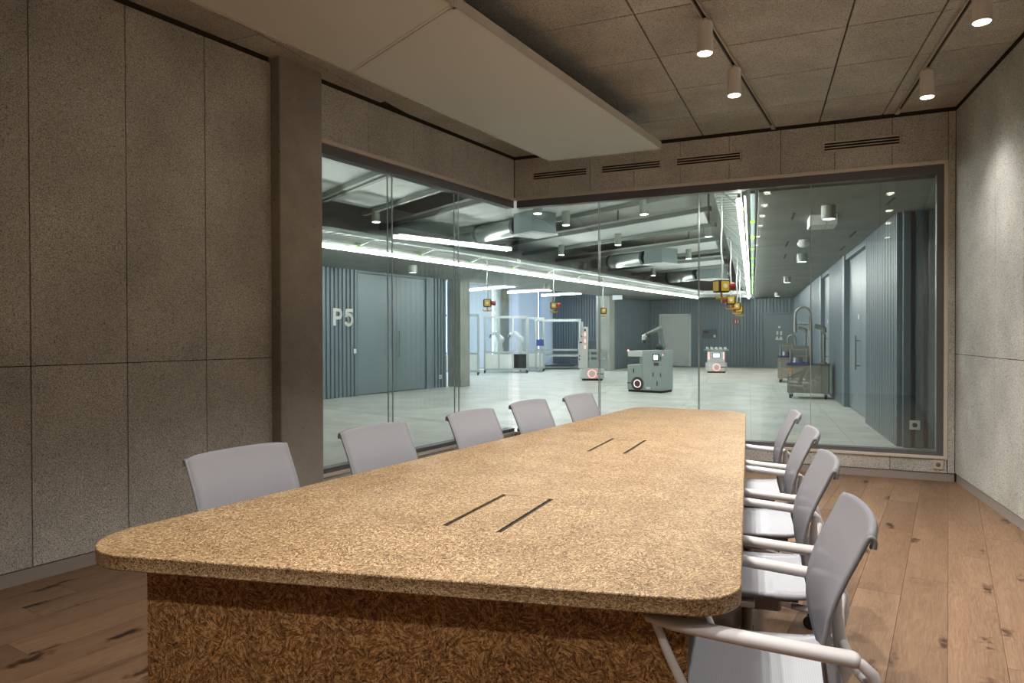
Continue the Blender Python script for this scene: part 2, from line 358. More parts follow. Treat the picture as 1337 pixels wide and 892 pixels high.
# right wall
wr = struct('wall_right', slab(RW, tr_(BACK), .2, -.22, -.02, -.1, 4.3), M['backing'], 'wood wool panelled wall on the right', 'wall')
rc = [0.0, -.35, -1.067, -1.65]
while rc[-1] > tr_(BACK): rc.append(rc[-1] - .595)
panels(wr, RW, rc[::-1], [.08, 1.165, H-.03], M['wool'], name='wood_wool_panel')
struct('baseboard_right', slab(RW, tr_(BACK), -.02, -.02, -.006, 0, .076), M['base'], 'recessed baseboard along the right wall', 'baseboard')
# back wall (behind the camera)
wb = struct('wall_back', MB().box((-5.2, BACK-.2, -.1), (2.6, BACK, 4.3)), M['backw'], 'plain wall closing the room', 'wall')
# ceiling
ce = struct('ceiling', MB().prism([(-3.25,7.6), (1.5,7.6), (2.4,BACK), (-5.2,BACK)], H+.02, H+.3), M['backing'], 'wood wool panelled ceiling of the meeting room', 'ceiling')
def clip(poly, p, n):
    out = []
    for i in range(len(poly)):
        a, b = poly[i], poly[(i+1) % len(poly)]
        da = (a[0]-p[0])*n[0]+(a[1]-p[1])*n[1]; db = (b[0]-p[0])*n[0]+(b[1]-p[1])*n[1]
        if da >= 0: out.append(a)
        if da*db < 0: f = da/(da-db); out.append((a[0]+f*(b[0]-a[0]), a[1]+f*(b[1]-a[1])))
    return out
def piece(poly, z0, z1, name, mat, parent, inset=0):
    if len(poly) < 3: return
    cx = sum(p[0] for p in poly)/len(poly); cy = sum(p[1] for p in poly)/len(poly)
    ar = abs(sum(poly[i][0]*poly[(i+1)%len(poly)][1]-poly[(i+1)%len(poly)][0]*poly[i][1] for i in range(len(poly))))/2
    if ar < .01: return
    o = MB().prism([(x-cx, y-cy) for x, y in poly], z0, z1).build(name, mat, parent); o.location = (cx, cy, 0); return o
# long seams: left seam along Y, then two seams parallel with the right wall
def xs_at(y):
    d = 7.37 - y
    return [-1.066-1.2*2, -1.066-1.2, -1.066, .033+.0722*d, .573+.0743*d, 1.165+.0822*d]
ys = [7.36]
for yy in (6.683, 5.89, 5.15, 4.4, 3.65, 2.9, 2.15, 1.4, .65, -.1, -.85, -1.6, -2.55): ys.append(yy)
for i in range(len(ys)-1):
    y1, y0 = ys[i], ys[i+1]; a, b = xs_at(y0), xs_at(y1)
    xl0 = LW((y0-7.37)/LU.y,0,0).x; xl1 = LW((y1-7.37)/LU.y,0,0).x
    a = [xl0] + [x for x in a]; b = [xl1] + [x for x in b]
    for j in range(len(a)-1):
        g2 = .006; p = [(a[j]+g2, y0+g2), (a[j+1]-g2, y0+g2), (b[j+1]-g2, y1-g2), (b[j]+g2, y1-g2)]
        p = clip(p, (LO.x+.01, LO.y), (LN.x, LN.y))
        if len(p) > 2 and (max(q[0] for q in p) - min(q[0] for q in p)) > .03: piece(p, H, H+.02, 'ceiling_panel', M['woolc'], ce)

# ------------------------------------------------------------------ oak floor
fl = struct('floor', MB().prism([(-3.3,7.58), (1.3,7.58), (2.2,BACK), (-5,BACK)], -.06, -.012), M['sub'], 'oak plank floor of the meeting room', 'floor')
PW = .205
plank_end = lambda off: (7.52 - (LO.y + LN.y*off)) / LU.y
k = 0; off = .0
while off < 6.2:
    o0 = off - .05; o1 = o0 + PW
    t = plank_end(o1) ; tmin = tb(BACK) - .1; first = True
    while t > tmin:
        ln = random.choice((1.3, 1.7, 2.1, 2.3)) * (random.uniform(.3, 1) if first else 1); first = False
        t0 = max(t - ln, tmin)
        mid = LW((t+t0)/2, (o0+o1)/2, 0)
        if mid.x < RW((mid.y-7.37)/RU.y, 0, 0).x + .25 and t - t0 > .1:
            L2 = (t-t0)/2 - .0008; W2 = PW/2 - .0008
            ob = MB().box((-L2,-W2,-.012), (L2,W2,0)).build('oak_plank', M['oak'], fl)
            ob.location = mid; ob.rotation_euler = (0,0, math.pi/2 - LA)
        t = t0
    off += PW

# ------------------------------------------------------------------ windows
def window(name, fn, a0, a1, joints, label, sign_, ends):
    w_ = thing(name, label, 'window'); tag(w_, kind='structure')
    f = MB(); slab(fn, a0, a1, -.12, -.02, 2.82, 2.9, f); f.build('top_frame', M['frame'], w_)
    f = MB(); slab(fn, a0, a1, -.12, -.02, .215, .265, f); f.build('bottom_frame', M['frame'], w_)
    slab(fn, a0, a1, -.03, .006, 2.9, 2.93).build('top_lip', M['lip'], w_)
    slab(fn, a0, a1, -.03, .012, .205, .228).build('bottom_lip', M['lip'], w_)
    if ends:
        slab(fn, a1-.055, a1, -.12, -.02, .265, 2.82).build('side_frame', M['frame'], w_)
        slab(fn, a1, a1+.03, -.03, .006, .2, 2.93).build('side_lip', M['lip'], w_)
    else:
        slab(fn, a0, a0+.02, -.12, -.02, .265, 2.82).build('side_frame', M['frame'], w_)
    cs = [a0] + joints + [a1 - (.05 if ends else 0)]
    for lay, o in enumerate((-.045, -.1)):
        for i in range(len(cs)-1):
            slab(fn, cs[i]+.003, cs[i+1]-.003, o-.008, o, .25, 2.835).build('glass_pane', M['glass'], w_)
        for j in joints: slab(fn, j-.0035, j+.0035, o-.009, o+.001, .265, 2.82).build('joint', M['joint'], w_)
    return w_
window('window_1', LW, -3.0, .02, [-2.03, -1.02], 'left glazing between concrete column and glass corner', 1, False)
window('window_2', EW, -3.17, 1.075, [-2.197, -1.118, -.041], 'wide end glazing facing the laboratory', 1, True)

# ------------------------------------------------------------------ concrete column
slabm = slab(LW, -3.405, -2.995, -.32, .1, 0, H+.1)
tag(slabm.build('concrete_column', M['conc'], bevel=.012, seg=2), 'bare concrete column between panelled wall and left glazing', 'column')

# ------------------------------------------------------------------ vents, socket
for (x0, x1, lab) in ((-2.965,-2.304,'slotted air vent in the end wall beside the glass corner'), (-2.155,-1.494,'slotted air vent under the tip of the hanging ceiling sail'),
                      (-1.346,-.683,'slotted air vent under the left spotlight track'), (.062,.731,'slotted air vent nearest the right wall, under the right track')):
    v = thing('air_vent', lab, 'vent', (0,0,0), 0, 'slotted vents in the end wall')
    slab(EW, x0+.01, x1-.01, -.015, .002, 3.115, 3.2).build('slot_recess', M['black'], v)
    f = MB()
    for a, b, c, d in ((x0,x1,3.105,3.121),(x0,x1,3.19,3.206),(x0,x0+.016,3.105,3.206),(x1-.016,x1,3.105,3.206)): slab(EW, a, b, -.01, .008, c, d, f)
    f.build('vent_frame', M['vent'], v)
    for z in (3.138, 3.165): slab(EW, x0, x1, -.005, .007, z, z+.008).build('slat', M['vent'], v)
def socket(name, label, fn, a, z, mat, s=.04, off=.0):
    t = thing(name, label, 'socket')
    slab(fn, a-s, a+s, off-.002, off+.009, z-s, z+s).build('plate', mat, t, bevel=.003)
    c = fn(a, off+.0095, z); n_ = (fn(a, 1, z) - fn(a, 0, z)).normalized()
    MB().tube([c - n_*.002, c + n_*.0012], s*.5, 20).build('insert', M['ribdk'] if mat is M['sign'] else M['aludk'], t)
    f = MB()
    u = (fn(a+1,0,z)-fn(a,0,z)).normalized()
    for sx in (-1,1): f.tube([c + u*sx*s*.22, c + u*sx*s*.22 + n_*.002], s*.08, 8)
    f.build('pin_hole', M['black'], t); return t
socket('wall_socket', 'beige power socket low on the end wall beside the right corner', EW, 1.033, .15, M['vent'])

# ------------------------------------------------------------------ ceiling sail
SD = Vector((math.sin(R(7.6)), math.cos(R(7.6)), 0))
fr, flc = Vector((-1.33, 6.57, 0)), Vector((-2.456, 6.57, 0))
jr, jl = Vector((-1.765, 3.27, 0)), Vector((-2.838, 3.82, 0))
def lerp(a, b, t): return a + (b-a)*t
sl = thing('ceiling_sail', 'long cream perforated metal sail hanging under the ceiling', 'ceiling panel')
nr, nl = jr - SD*4.4, jl - SD*5.0
for nm, q in (('perforated_panel', [fr, flc, jl + (flc-jl).normalized()*.004, jr + (fr-jr).normalized()*.004]), ('perforated_panel', [jr - SD*.002, jl - SD*.002, nl, nr])):
    MB().prism([(p.x, p.y) for p in q], 3.1, 3.104).build(nm, M['sail'], sl)
    n_ = len(q); c = sum(q, Vector())/n_
    e = MB()
    for i in range(n_):
        a, b = q[i], q[(i+1) % n_]; d = (b-a).normalized(); inn = Vector((-d.y, d.x, 0))
        if inn.dot(c-a) < 0: inn = -inn
        vs = [a, b, b+inn*.02, a+inn*.02]; e.prism([(p.x, p.y) for p in vs], 3.098, 3.165)
    e.build('edge_profile', M['sailedge'], sl)
    MB().prism([(p.x, p.y) for p in [lerp(p, c, .03) for p in q]], 3.13, 3.16).build('absorber', M['dark'], sl)
for (x, y) in ((-1.6,6.0), (-2.3,6.0), (-2.0,4.4), (-2.6,4.4)): MB().cyl((x,y), .006, 3.15, H, 8).build('suspension_rod', M['track'], sl)

# ------------------------------------------------------------------ tracks and spots
def spot(x, y, label, dim=1.0, group='white cylinder track spots'):
    s = thing('track_spotlight', label, 'spotlight', (x, y, 0), 0, group)
    MB().cyl((0,0), .05, 3.15, 3.345, 28).build('lamp_body', M['spot'], s, bevel=.004)
    MB().cyl((0,0), .018, 3.345, 3.372, 12).build('track_adapter', M['spot'], s)
    MB().cyl((0,0), .043, 3.1465, 3.1515, 24).build('lens', M['spotlit'], s)
    ld = bpy.data.lights.new('spot_light', 'SPOT'); ld.energy = SPOT_W*dim; ld.color = (1, .965, .915); ld.spot_size = R(114); ld.spot_blend = 1.0; ld.shadow_soft_size = .04
    lo = bpy.data.objects.new('spot_light', ld); COL.objects.link(lo); lo.parent = s; lo.location = (0, 0, 3.13)
def track(p0, p1, label):
    t = thing('light_track', label, 'track')
    p0 = Vector(p0); p1 = Vector(p1); d = (p1-p0).normalized(); n_ = Vector((-d.y, d.x, 0))
    m = MB()
    for s in (-1, 1): m.bar(p0 + n_*s*.0155 + Vector((0,0,3.384)), p1 + n_*s*.0155 + Vector((0,0,3.384)), .006, .027)
    m.bar(p0 + Vector((0,0,3.394)), p1 + Vector((0,0,3.394)), .03, .008); m.build('track_profile', M['track'], t)
    MB().bar(p0 + Vector((0,0,3.388)), p1 + Vector((0,0,3.388)), .022, .006).build('conductor_slot', M['black'], t)
    MB().bar(p1 + Vector((0,0,3.385)), p1 + d*.12 + Vector((0,0,3.385)), .036, .03).build('end_feed', M['track'], t)
LT0 = Vector((-.372, 7.404, 0)); LTd = (Vector((-.672, 4.365, 0)) - LT0).normalized()
RT0 = Vector((.681, 7.368, 0)); RTd = (Vector((.848, 5.183, 0)) - RT0).normalized()
track(LT0 + LTd*8.6, LT0 + LTd*.2, 'pale spotlight track beside the hanging sail')
track(RT0 + RTd*8.6, RT0 + RTd*.2, 'pale spotlight track near the right wall')
for d, lab in ((1.94,'white cylinder spot nearest the end wall on the left track'), (2.835,'second white cylinder spot on the left track'), (3.75,'third cylinder spot on the left track, above the table'), (4.75,'fourth cylinder spot on the left track'), (6.1,'fifth cylinder spot on the left track'), (7.4,'rearmost cylinder spot on the left track')):
    p = LT0 + LTd*d; spot(p.x, p.y, lab)
for d, lab in ((1.257,'white cylinder spot nearest the end wall on the right track'), (2.6,'second white cylinder spot on the right track, at the picture edge'), (4.0,'third cylinder spot on the right track'), (5.3,'fourth cylinder spot on the right track'), (7.2,'rearmost cylinder spot on the right track')):
    p = RT0 + RTd*d; spot(p.x, p.y, lab, .34)

# ------------------------------------------------------------------ conference table
def rounded(poly, rad, n=12):
    out = []; N_ = len(poly)
    for i in range(N_):
        p = Vector(poly[i]); a = (Vector(poly[i-1]) - p).normalized(); b = (Vector(poly[(i+1) % N_]) - p).normalized()
        half = math.acos(max(-1, min(1, a.dot(b))))/2; r = rad[i]; tl = r/math.tan(half)
        c = p + (a+b).normalized()*(r/math.sin(half)); s = p + a*tl - c; e = p + b*tl - c
        a0 = math.atan2(s.y, s.x); a1 = math.atan2(e.y, e.x); da = (a1-a0+math.pi) % (2*math.pi) - math.pi
        for k in range(n+1): q = a0 + da*k/n; out.append((c.x + r*math.cos(q), c.y + r*math.sin(q)))
    return out
TC = Vector((-1.0, 3.5, 0))
tbl = thing('conference_table', 'large tapered chipboard conference table with rounded corners', 'table', TC)
quad = [(-2.032,1.268), (-.154,1.648), (-.499,5.745), (-1.381,5.80)]
quad = [(x-TC.x, y-TC.y) for x, y in quad]
# top built as ring + holes for the two flaps: cut by boolean-free layout (strips around the flaps)
outer = rounded(quad, [.19,.14,.22,.14])
FL = [(-1.095,-.887,1.94,2.41), (-1.095,-.887,3.475,3.96)]
FL = [(a-TC.x, b-TC.x, c-TC.y, d-TC.y) for a, b, c, d in FL]
def top_faces(mb, z0, z1):
    mb.prism(outer, z0, z1)
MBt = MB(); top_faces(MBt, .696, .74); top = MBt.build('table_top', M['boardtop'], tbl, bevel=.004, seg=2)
cut = MB()
for a, b, c, d in FL: cut.box((a, c, .725), (b, d, .76))
cu = cut.mesh('flap_recess_cutter', M['boardside']); cuo = bpy.data.objects.new('flap_recess_cutter', cu); COL.objects.link(cuo); cuo.location = TC
bo = top.modifiers.new('flap_recess', 'BOOLEAN'); bo.object = cuo; bo.operation = 'DIFFERENCE'; bo.solver = 'EXACT'
bpy.context.view_layer.update()
dg = bpy.context.evaluated_depsgraph_get(); me = bpy.data.meshes.new_from_object(top.evaluated_get(dg)); top.modifiers.clear(); top.data = me
bpy.data.objects.remove(cuo)
for p in me.polygons: p.use_smooth = False
for a, b, c, d in FL:
    fp = MB().box((a+.018, c+.002, .727), (b-.018, d-.002, .7398)).build('cable_flap', M['boardtop'], tbl)
    for e0, e1 in ((a+.0005, a+.0175), (b-.0175, b-.0005)): MB().box((e0, c, .7255), (e1, d, .7345)).build('brush_strip', M['black'], fp)
na = R(11.43); bx = Vector((math.cos(na), math.sin(na), 0)); by = Vector((-math.sin(na), math.cos(na), 0))
b0 = Vector((-1.745, 1.386, 0)); L_ = (Vector((-.278, 1.682, 0)) - b0).length
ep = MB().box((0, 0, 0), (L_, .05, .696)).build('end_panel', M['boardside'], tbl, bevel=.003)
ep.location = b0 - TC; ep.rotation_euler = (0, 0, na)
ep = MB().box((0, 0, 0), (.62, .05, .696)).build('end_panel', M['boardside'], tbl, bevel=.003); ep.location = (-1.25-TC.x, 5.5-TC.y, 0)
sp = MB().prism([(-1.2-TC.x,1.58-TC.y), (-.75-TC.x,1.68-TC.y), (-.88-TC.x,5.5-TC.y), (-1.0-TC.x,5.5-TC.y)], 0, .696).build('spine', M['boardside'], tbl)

# ------------------------------------------------------------------ chairs (local +x is forward)
def make_chair():
    c = thing('conference_chair', 'x', 'chair')
    prof = [(-.240,.455),(-.226,.50),(-.214,.55),(-.208,.60),(-.209,.65),(-.218,.70),(-.235,.75),(-.256,.80),(-.280,.85),(-.296,.886),(-.301,.896),(-.307,.899),(-.312,.895),(-.314,.886),(-.312,.874)]
    def wid(z, k): return (.20 + .029*min(1, (z-.455)/.2)) if k < 10 else .228
    def back(u, v):
        f = u*(len(prof)-1); i = min(int(f), len(prof)-2); fr_ = f-i
        x = prof[i][0]+(prof[i+1][0]-prof[i][0])*fr_; z = prof[i][1]+(prof[i+1][1]-prof[i][1])*fr_
        y = (v-.5)*2; q = abs(y)
        return (x + .03*y*y, y*wid(z, i), z - .010*q**6)
    b = MB().grid(back, 26, 14).build('backrest', M['fabb'], c); m = b.modifiers.new('s', 'SOLIDIFY'); m.thickness = .007; m.offset = 0
    for s in (-1, 1):
        pts = [back(t/28, .5+.5*s*1.01) for t in range(29)]
        MB().tube([(p[0]-.002, p[1], p[2]) for p in pts], .0058, 8).build('back_edge', M['trim'], b)
    MB().tube([(p[0]+.004, p[1]*.985, p[2]-.004) for p in [back(.97, v/10) for v in range(11)]], .005, 8).build('top_rail', M['aludk'], b)
    def seat(u, v):
        x = -.235 + u*.50; y = (v-.5)*2; corner = max(0, abs(2*u-1)-.82)/.18
        hw = .238 - .035*corner**2
        z = .452 + .012*y*y - .012*math.sin(math.pi*u) - (.05*((u-.8)/.2)**2 if u > .8 else 0) + (.018*((.15-u)/.15)**2 if u < .15 else 0)
        return (x, y*hw, z)
    s_ = MB().grid(seat, 24, 12).build('seat', M['fab'], c); m = s_.modifiers.new('s', 'SOLIDIFY'); m.thickness = .012; m.offset = -1
    loop = [seat(t/20, 0) for t in range(21)] + [seat(1, t/8) for t in range(1, 8)] + [seat(1-t/20, 1) for t in range(21)] + [seat(0, 1-t/8) for t in range(1, 9)]
    MB().tube([(p[0], p[1], p[2]-.008) for p in loop], .0085, 8, caps=False).build('seat_edge', M['trim'], s_)
    MB().box((-.12,-.07,.33), (.12,.07,.415)).build('tilt_mechanism', M['aludk'], c, bevel=.015)
    for s in (-1, 1):
        MB().bar((.14, s*.17, .425), (-.17, s*.17, .425), .03, .022).build('seat_rail', M['aludk'], c, bevel=.004)
        MB().bar((-.0, s*.05, .40), (.0, s*.255, .415), .05, .02).build('arm_bracket', M['alu'], c, bevel=.004)
        a = MB()
        ap = [(.215-.45*t, s*(.282+.006*math.sin(math.pi*t)), .664-.036*t) for t in [i/8 for i in range(9)]]
        sec = MB().tube(ap, [.010]+[.0165]*7+[.0175], 14)
        for p in (ap[0], ap[-1]): sec.sphere(p, .0172 if p is ap[-1] else .0105, 12, 8)
        sec.v = [(x, y if False else s*.285 + (y - s*.285)*1.45, z) for x, y, z in sec.v]
        ar = sec.build('armrest', M['alu'], c)
        MB().tube([(.20, s*.283, .658), (.165, s*.285, .58), (.115, s*.284, .475), (.095, s*.28, .432), (.07, s*.262, .415)], [.010,.0115,.013,.0135,.012], 12).build('front_strut', M['alu'], ar)
        MB().tube([(-.225, s*.285, .629), (-.250, s*.288, .622), (-.272, s*.289, .602), (-.283, s*.287, .57), (-.283, s*.28, .53), (-.27, s*.268, .475), (-.245, s*.25, .435), (-.20, s*.225, .412), (-.15, s*.19, .405)], [.011,.013,.014,.0145,.0145,.014,.0135,.0125,.011], 12).build('rear_strut', M['alu'], ar)
    bp = MB(); bp.tube([(-.236,0,.68), (-.232,0,.62), (-.240,0,.55), (-.252,0,.48), (-.22,0,.42), (-.10,0,.385)], [.008,.014,.017,.02,.022,.022], 12); bp.build('back_spine', M['alu'], c)
    MB().tube([(-.278,-.284,.575), (-.262,-.2,.56), (-.25,-.1,.552), (-.246,0,.55), (-.25,.1,.552), (-.262,.2,.56), (-.278,.284,.575)], .013, 10).build('back_yoke', M['alu'], c)
    MB().tube([(0,0,.10),(0,0,.20)], .028, 16).tube([(0,0,.20),(0,0,.34)], .02, 16).build('gas_lift', M['aludk'], c)
    MB().cyl((0,0), .042, .075, .125, 20).build('hub', M['alu'], c, bevel=.005)
    for k in range(5):
        a = 2*math.pi*k/5 + .3; Mx = Matrix.Rotation(a, 4, 'Z')
        m = MB(); m.add([(.03,-.024,.078),(.03,.024,.078),(.03,.021,.122),(.03,-.021,.122),(.31,-.014,.068),(.31,.014,.068),(.31,.012,.088),(.31,-.012,.088)],
                        [(0,1,2,3),(7,6,5,4),(1,0,4,5),(2,1,5,6),(3,2,6,7),(0,3,7,4)], Mx)
        lg = m.build('base_leg', M['alu'], c, bevel=.004)
        cs = MB()
        for s in (-1, 1): cs.tube([(.29, s*.008, .03), (.29, s*.026, .03)], .03, 18, M=Mx)
        cs.tube([(.29,0,.03),(.31,0,.07)], .009, 8, M=Mx); cs.box((.275,-.009,.03), (.315,.009,.064), Mx)
        cs.build('caster', M['caster'], lg)
    return c
chair = make_chair()
LROT, RROT = R(-8.2), R(180+4.8)
BT = -.305   # local x of the top of the backrest
seats = []
ord_l = ['nearest the camera, left side', 'second from the camera on the left side, before the concrete column edge', 'third from the camera on the left side', 'fourth from the camera on the left side', 'farthest on the left side of the table']
for (x, y), o in zip([(-2.133,2.095), (-2.04,2.888), (-1.9,3.672), (-1.822,4.377), (-1.665,4.985)], ord_l): seats.append((x, y, LROT, 'grey mesh chair ' + o, 'chairs along the left table side'))
ord_r = ['nearest on the right side, large at lower right', 'second from the camera on the right side', 'third from the camera on the right side', 'farthest on the right side, before the window']
for (x, y), o in zip([(.125,1.99), (.068,2.79), (.008,3.55), (-.085,4.30)], ord_r): seats.append((x, y, RROT, 'light grey mesh armchair ' + o, 'chairs along the right table side'))
for i, (x, y, rz, lab, grp) in enumerate(seats):
    c = chair if i == 0 else copy_tree(chair)
    c.location = (x - BT*math.cos(rz), y - BT*math.sin(rz), 0); c.rotation_euler = (0, 0, rz)
    tag(c, lab, 'chair', grp)

# ================================================================== laboratory behind the glass
SZ = 2.80                                                   # soffit height
PA = R(9.2); PO = Vector((-9.3, 13, 0)); PU = Vector((math.sin(PA), math.cos(PA), 0)); PN = Vector((math.cos(PA), -math.sin(PA), 0))
def PWF(t, off, z): return PO + PU*t + PN*off + Vector((0,0,z))
pt = lambda Y: (Y - 13) / PU.y
VA = R(-4.76); VO = Vector((.77, 11.4, 0)); VU = Vector((math.sin(VA), math.cos(VA), 0)); VN = Vector((-math.cos(VA), math.sin(VA), 0))
def VWF(t, off, z): return VO + VU*t + VN*off + Vector((0,0,z))
vt = lambda Y: (Y - 11.4) / VU.y
FY = 29.7
def FWF(x, off, z): return Vector((x, FY - off, z))
def RTF(x, off, z): return Vector((x, 9.42 - off, z))
# floor tiles
lf = struct('floor_lab', MB().prism([(-15,-1), (-4.6,-1), (-3.45,7.5), (1.6,7.5), (1.6,31), (-15,31)], -.08, -.016), M['grout'], 'large pale concrete tiles of the laboratory floor', 'floor')
TS = 1.2; g_ = .002
ca, sa = math.cos(-R(-4.76)), math.sin(-R(-4.76))
lp = LW(0, -.18, 0)
for i in range(-14, 4):
    for j in range(1, 21):
        q = [(i*TS+g_, j*TS+g_), ((i+1)*TS-g_, j*TS+g_), ((i+1)*TS-g_, (j+1)*TS-g_), (i*TS+g_, (j+1)*TS-g_)]
        q = [(ca*x - sa*y + .9, sa*x + ca*y + 4.0) for x, y in q]
        q = clip(clip(q, (1.45, 0), (-1, 0)), (0, 30), (0, -1))
        if len(q) < 3: continue
        cx = sum(p[0] for p in q)/len(q)
        if cx < -13.2 and q[0][1] < 14: continue
        nn = (LN.x, LN.y)
        a = clip(q, (0, 7.5), (0, 1)); b = clip(clip(q, (0, 7.5), (0, -1)), (lp.x, lp.y), (-nn[0], -nn[1]))
        for pc in (a, b): piece(pc, -.016, 0, 'floor_tile', M['ltile'], lf)
# ribbed cladding
def ribbed(name, fn, a0, a1, z0, z1, pitch, depth, label, mat=None, duty=.62):
    m = MB(); n_ = max(1, round(abs(a1-a0)/pitch)); p = (a1-a0)/n_; pr = []
    for i in range(n_):
        x = a0 + i*p; pr += [(x, 0), (x+p*.06, depth), (x+p*duty, depth), (x+p*(duty+.06), 0)]
    pr.append((a1, 0))
    vs = []; fs = []
    for x, o in pr: vs += [fn(x, o, z0), fn(x, o, z1)]
    for i in range(len(pr)-1): fs.append((2*i, 2*i+2, 2*i+3, 2*i+1))
    m.add(vs, fs); slab(fn, min(a0,a1), max(a0,a1), -.12, -.001, z0, z1, m)
    o = m.build(name, mat or M['rib']); tag(o, label, 'wall', kind='structure'); return o
pa, pb, pc_, pe = pt(9.0), pt(12.76), pt(15.28), pt(15.9)
wlab = ribbed('wall_lab_left', PWF, pa, pb, 0, SZ, .115, .035, 'blue grey ribbed wall left of the wide grey doors')
ribbed('wall_lab_jamb', PWF, pc_, pe, 0, SZ, .115, .035, 'narrow ribbed strip between wide doors and concrete pillar')
d = thing('door_1', 'wide blue grey double door beside the P5 lettering', 'door'); tag(d, kind='structure')
mid_ = (pb+pc_)/2
slab(PWF, pb, pc_, -.12, -.06, 0, SZ).build('door_recess', M['ribdk'], d)
for a, b in ((pb+.02, mid_-.003), (mid_+.003, pc_-.2)): slab(PWF, a, b, -.05, -.01, .02, SZ-.06).build('door_leaf', M['door'], d)
for a, b in ((pb-.03, pb+.02), (pc_-.2, pc_+.02)): slab(PWF, a, b, -.06, .03, 0, SZ).build('door_jamb', M['rib'], d)
slab(PWF, pb, pc_, -.05, .02, SZ-.055, SZ).build('door_head', M['rib'], d)
MB().tube([PWF(mid_+.06, .05, .84), PWF(mid_+.06, .05, 1.45)], .016, 10).build('pull_handle', M['steel'], d)
# P5 lettering (raised paint bands following the ribs)
def stroke(mb, fn, pts, wd, off):
    for i in range(len(pts)-1):
        a, b = Vector(pts[i]), Vector(pts[i+1]); dr = (b-a).normalized(); nn = Vector((-dr.y, dr.x))*wd/2; a = a - dr*wd*.25; b = b + dr*wd*.25
        q = [a-nn, b-nn, b+nn, a+nn]
        vs = [fn(p.x, off, p.y) for p in q] + [fn(p.x, off+.006, p.y) for p in q]
        mb.add(vs, [(0,1,2,3),(7,6,5,4),(0,4,5,1),(1,5,6,2),(2,6,7,3),(3,7,4,0)])
def arc(cx, cz, r, a0, a1, n=10, rz=None): return [(cx + r*math.cos(R(a0+(a1-a0)*k/n)), cz + (rz or r)*math.sin(R(a0+(a1-a0)*k/n))) for k in range(n+1)]
px = pt(12.06); hz = 1.575; Hh = .34
sg = thing('wall_lettering', 'white letters P5 on the blue ribbed laboratory wall', 'lettering')
m = MB(); stroke(m, PWF, [(px, hz), (px, hz+Hh)], .075, .037)
stroke(m, PWF, [(px, hz+Hh-.02), (px+.11, hz+Hh-.02)] + arc(px+.11, hz+.235, .085, 90, -90) + [(px, hz+.15)], .07, .037); m.build('letter_p', M['sign'], sg)
q = px + .32
m = MB(); stroke(m, PWF, [(q+.19, hz+Hh-.02), (q+.03, hz+Hh-.02), (q+.015, hz+.19)] + arc(q+.085, hz+.115, .105, 130, -145, 14, .115), .07, .037); m.build('letter_5', M['sign'], sg)
sw = thing('light_switch', 'small white switch plate beside the wide grey door', 'switch')
slab(PWF, pt(12.64)-.05, pt(12.64)+.05, .034, .044, .9, 1.1).build('back_plate', M['ribdk'], sw); slab(PWF, pt(12.64)-.04, pt(12.64)+.04, .044, .052, .95, 1.05).build('rocker', M['sign'], sw, bevel=.003)
socket('floor_socket', 'white socket low on the ribbed strip by the pillar', PWF, pt(15.61), .27, M['sign'], .05, .036)
# alcove and far left wall
ribbed('wall_lab_far_left', PWF, pt(25.3), pt(30.3), 0, SZ, .125, .035, 'blue grey ribbed wall right of the slim pillar')
def AWF(x, off, z): return Vector((x, 30.2 - off, z))
ribbed('wall_alcove', AWF, -11.2, -6.2, 0, 3.5, .125, .035, 'dark ribbed wall at the back of the workstation bay')
al = struct('ceiling_alcove', MB().prism([tuple(PWF(pt(9),-.1,0).xy), tuple(PWF(pt(31),-.1,0).xy), (-15,31), (-15,9)], 3.5, 3.7), M['lsoff'], 'raised ceiling of the workstation bay', 'ceiling')
A1 = Vector((-11.1, 30.2, 0)); A0 = A1 - PU*15
def BWF(t, off, z): return A0 + PU*t + PN*off + Vector((0,0,z))
bt = lambda Y: (Y - A0.y)/PU.y
wbk = struct('wall_blind_bay', slab(BWF, 0, 15, -.3, -.16, 0, 3.5), M['lsoff'], 'outer wall behind the roller blinds', 'wall')
for i, (y0, y1) in enumerate(((22.4,25.25), (26.45,28.85), (28.95,30.15))):
    t = thing('roller_blind', ('closed pale roller blind left of the distant pillar', 'closed pale roller blind right of the distant pillar', 'narrow closed roller blind next to the dark ribbed wall')[i], 'blind', (0,0,0), 0, 'roller blinds in the bay')
    slab(BWF, bt(y0), bt(y1), -.03, -.02, .05, 3.3).build('blind_cloth', M['blind'], t)
    slab(BWF, bt(y0), bt(y1), -.08, .0, 3.3, 3.42).build('blind_box', M['lwhite'], t)
    slab(BWF, bt(y0)-.05, bt(y0), -.03, .0, 0, 3.3).build('side_rail', M['bluet'], t)
win = struct('window_3', slab(BWF, bt(16), bt(30.1), -.16, -.13, .05, 3.3), M['sky'], 'daylit glazing behind the roller blinds', 'window')
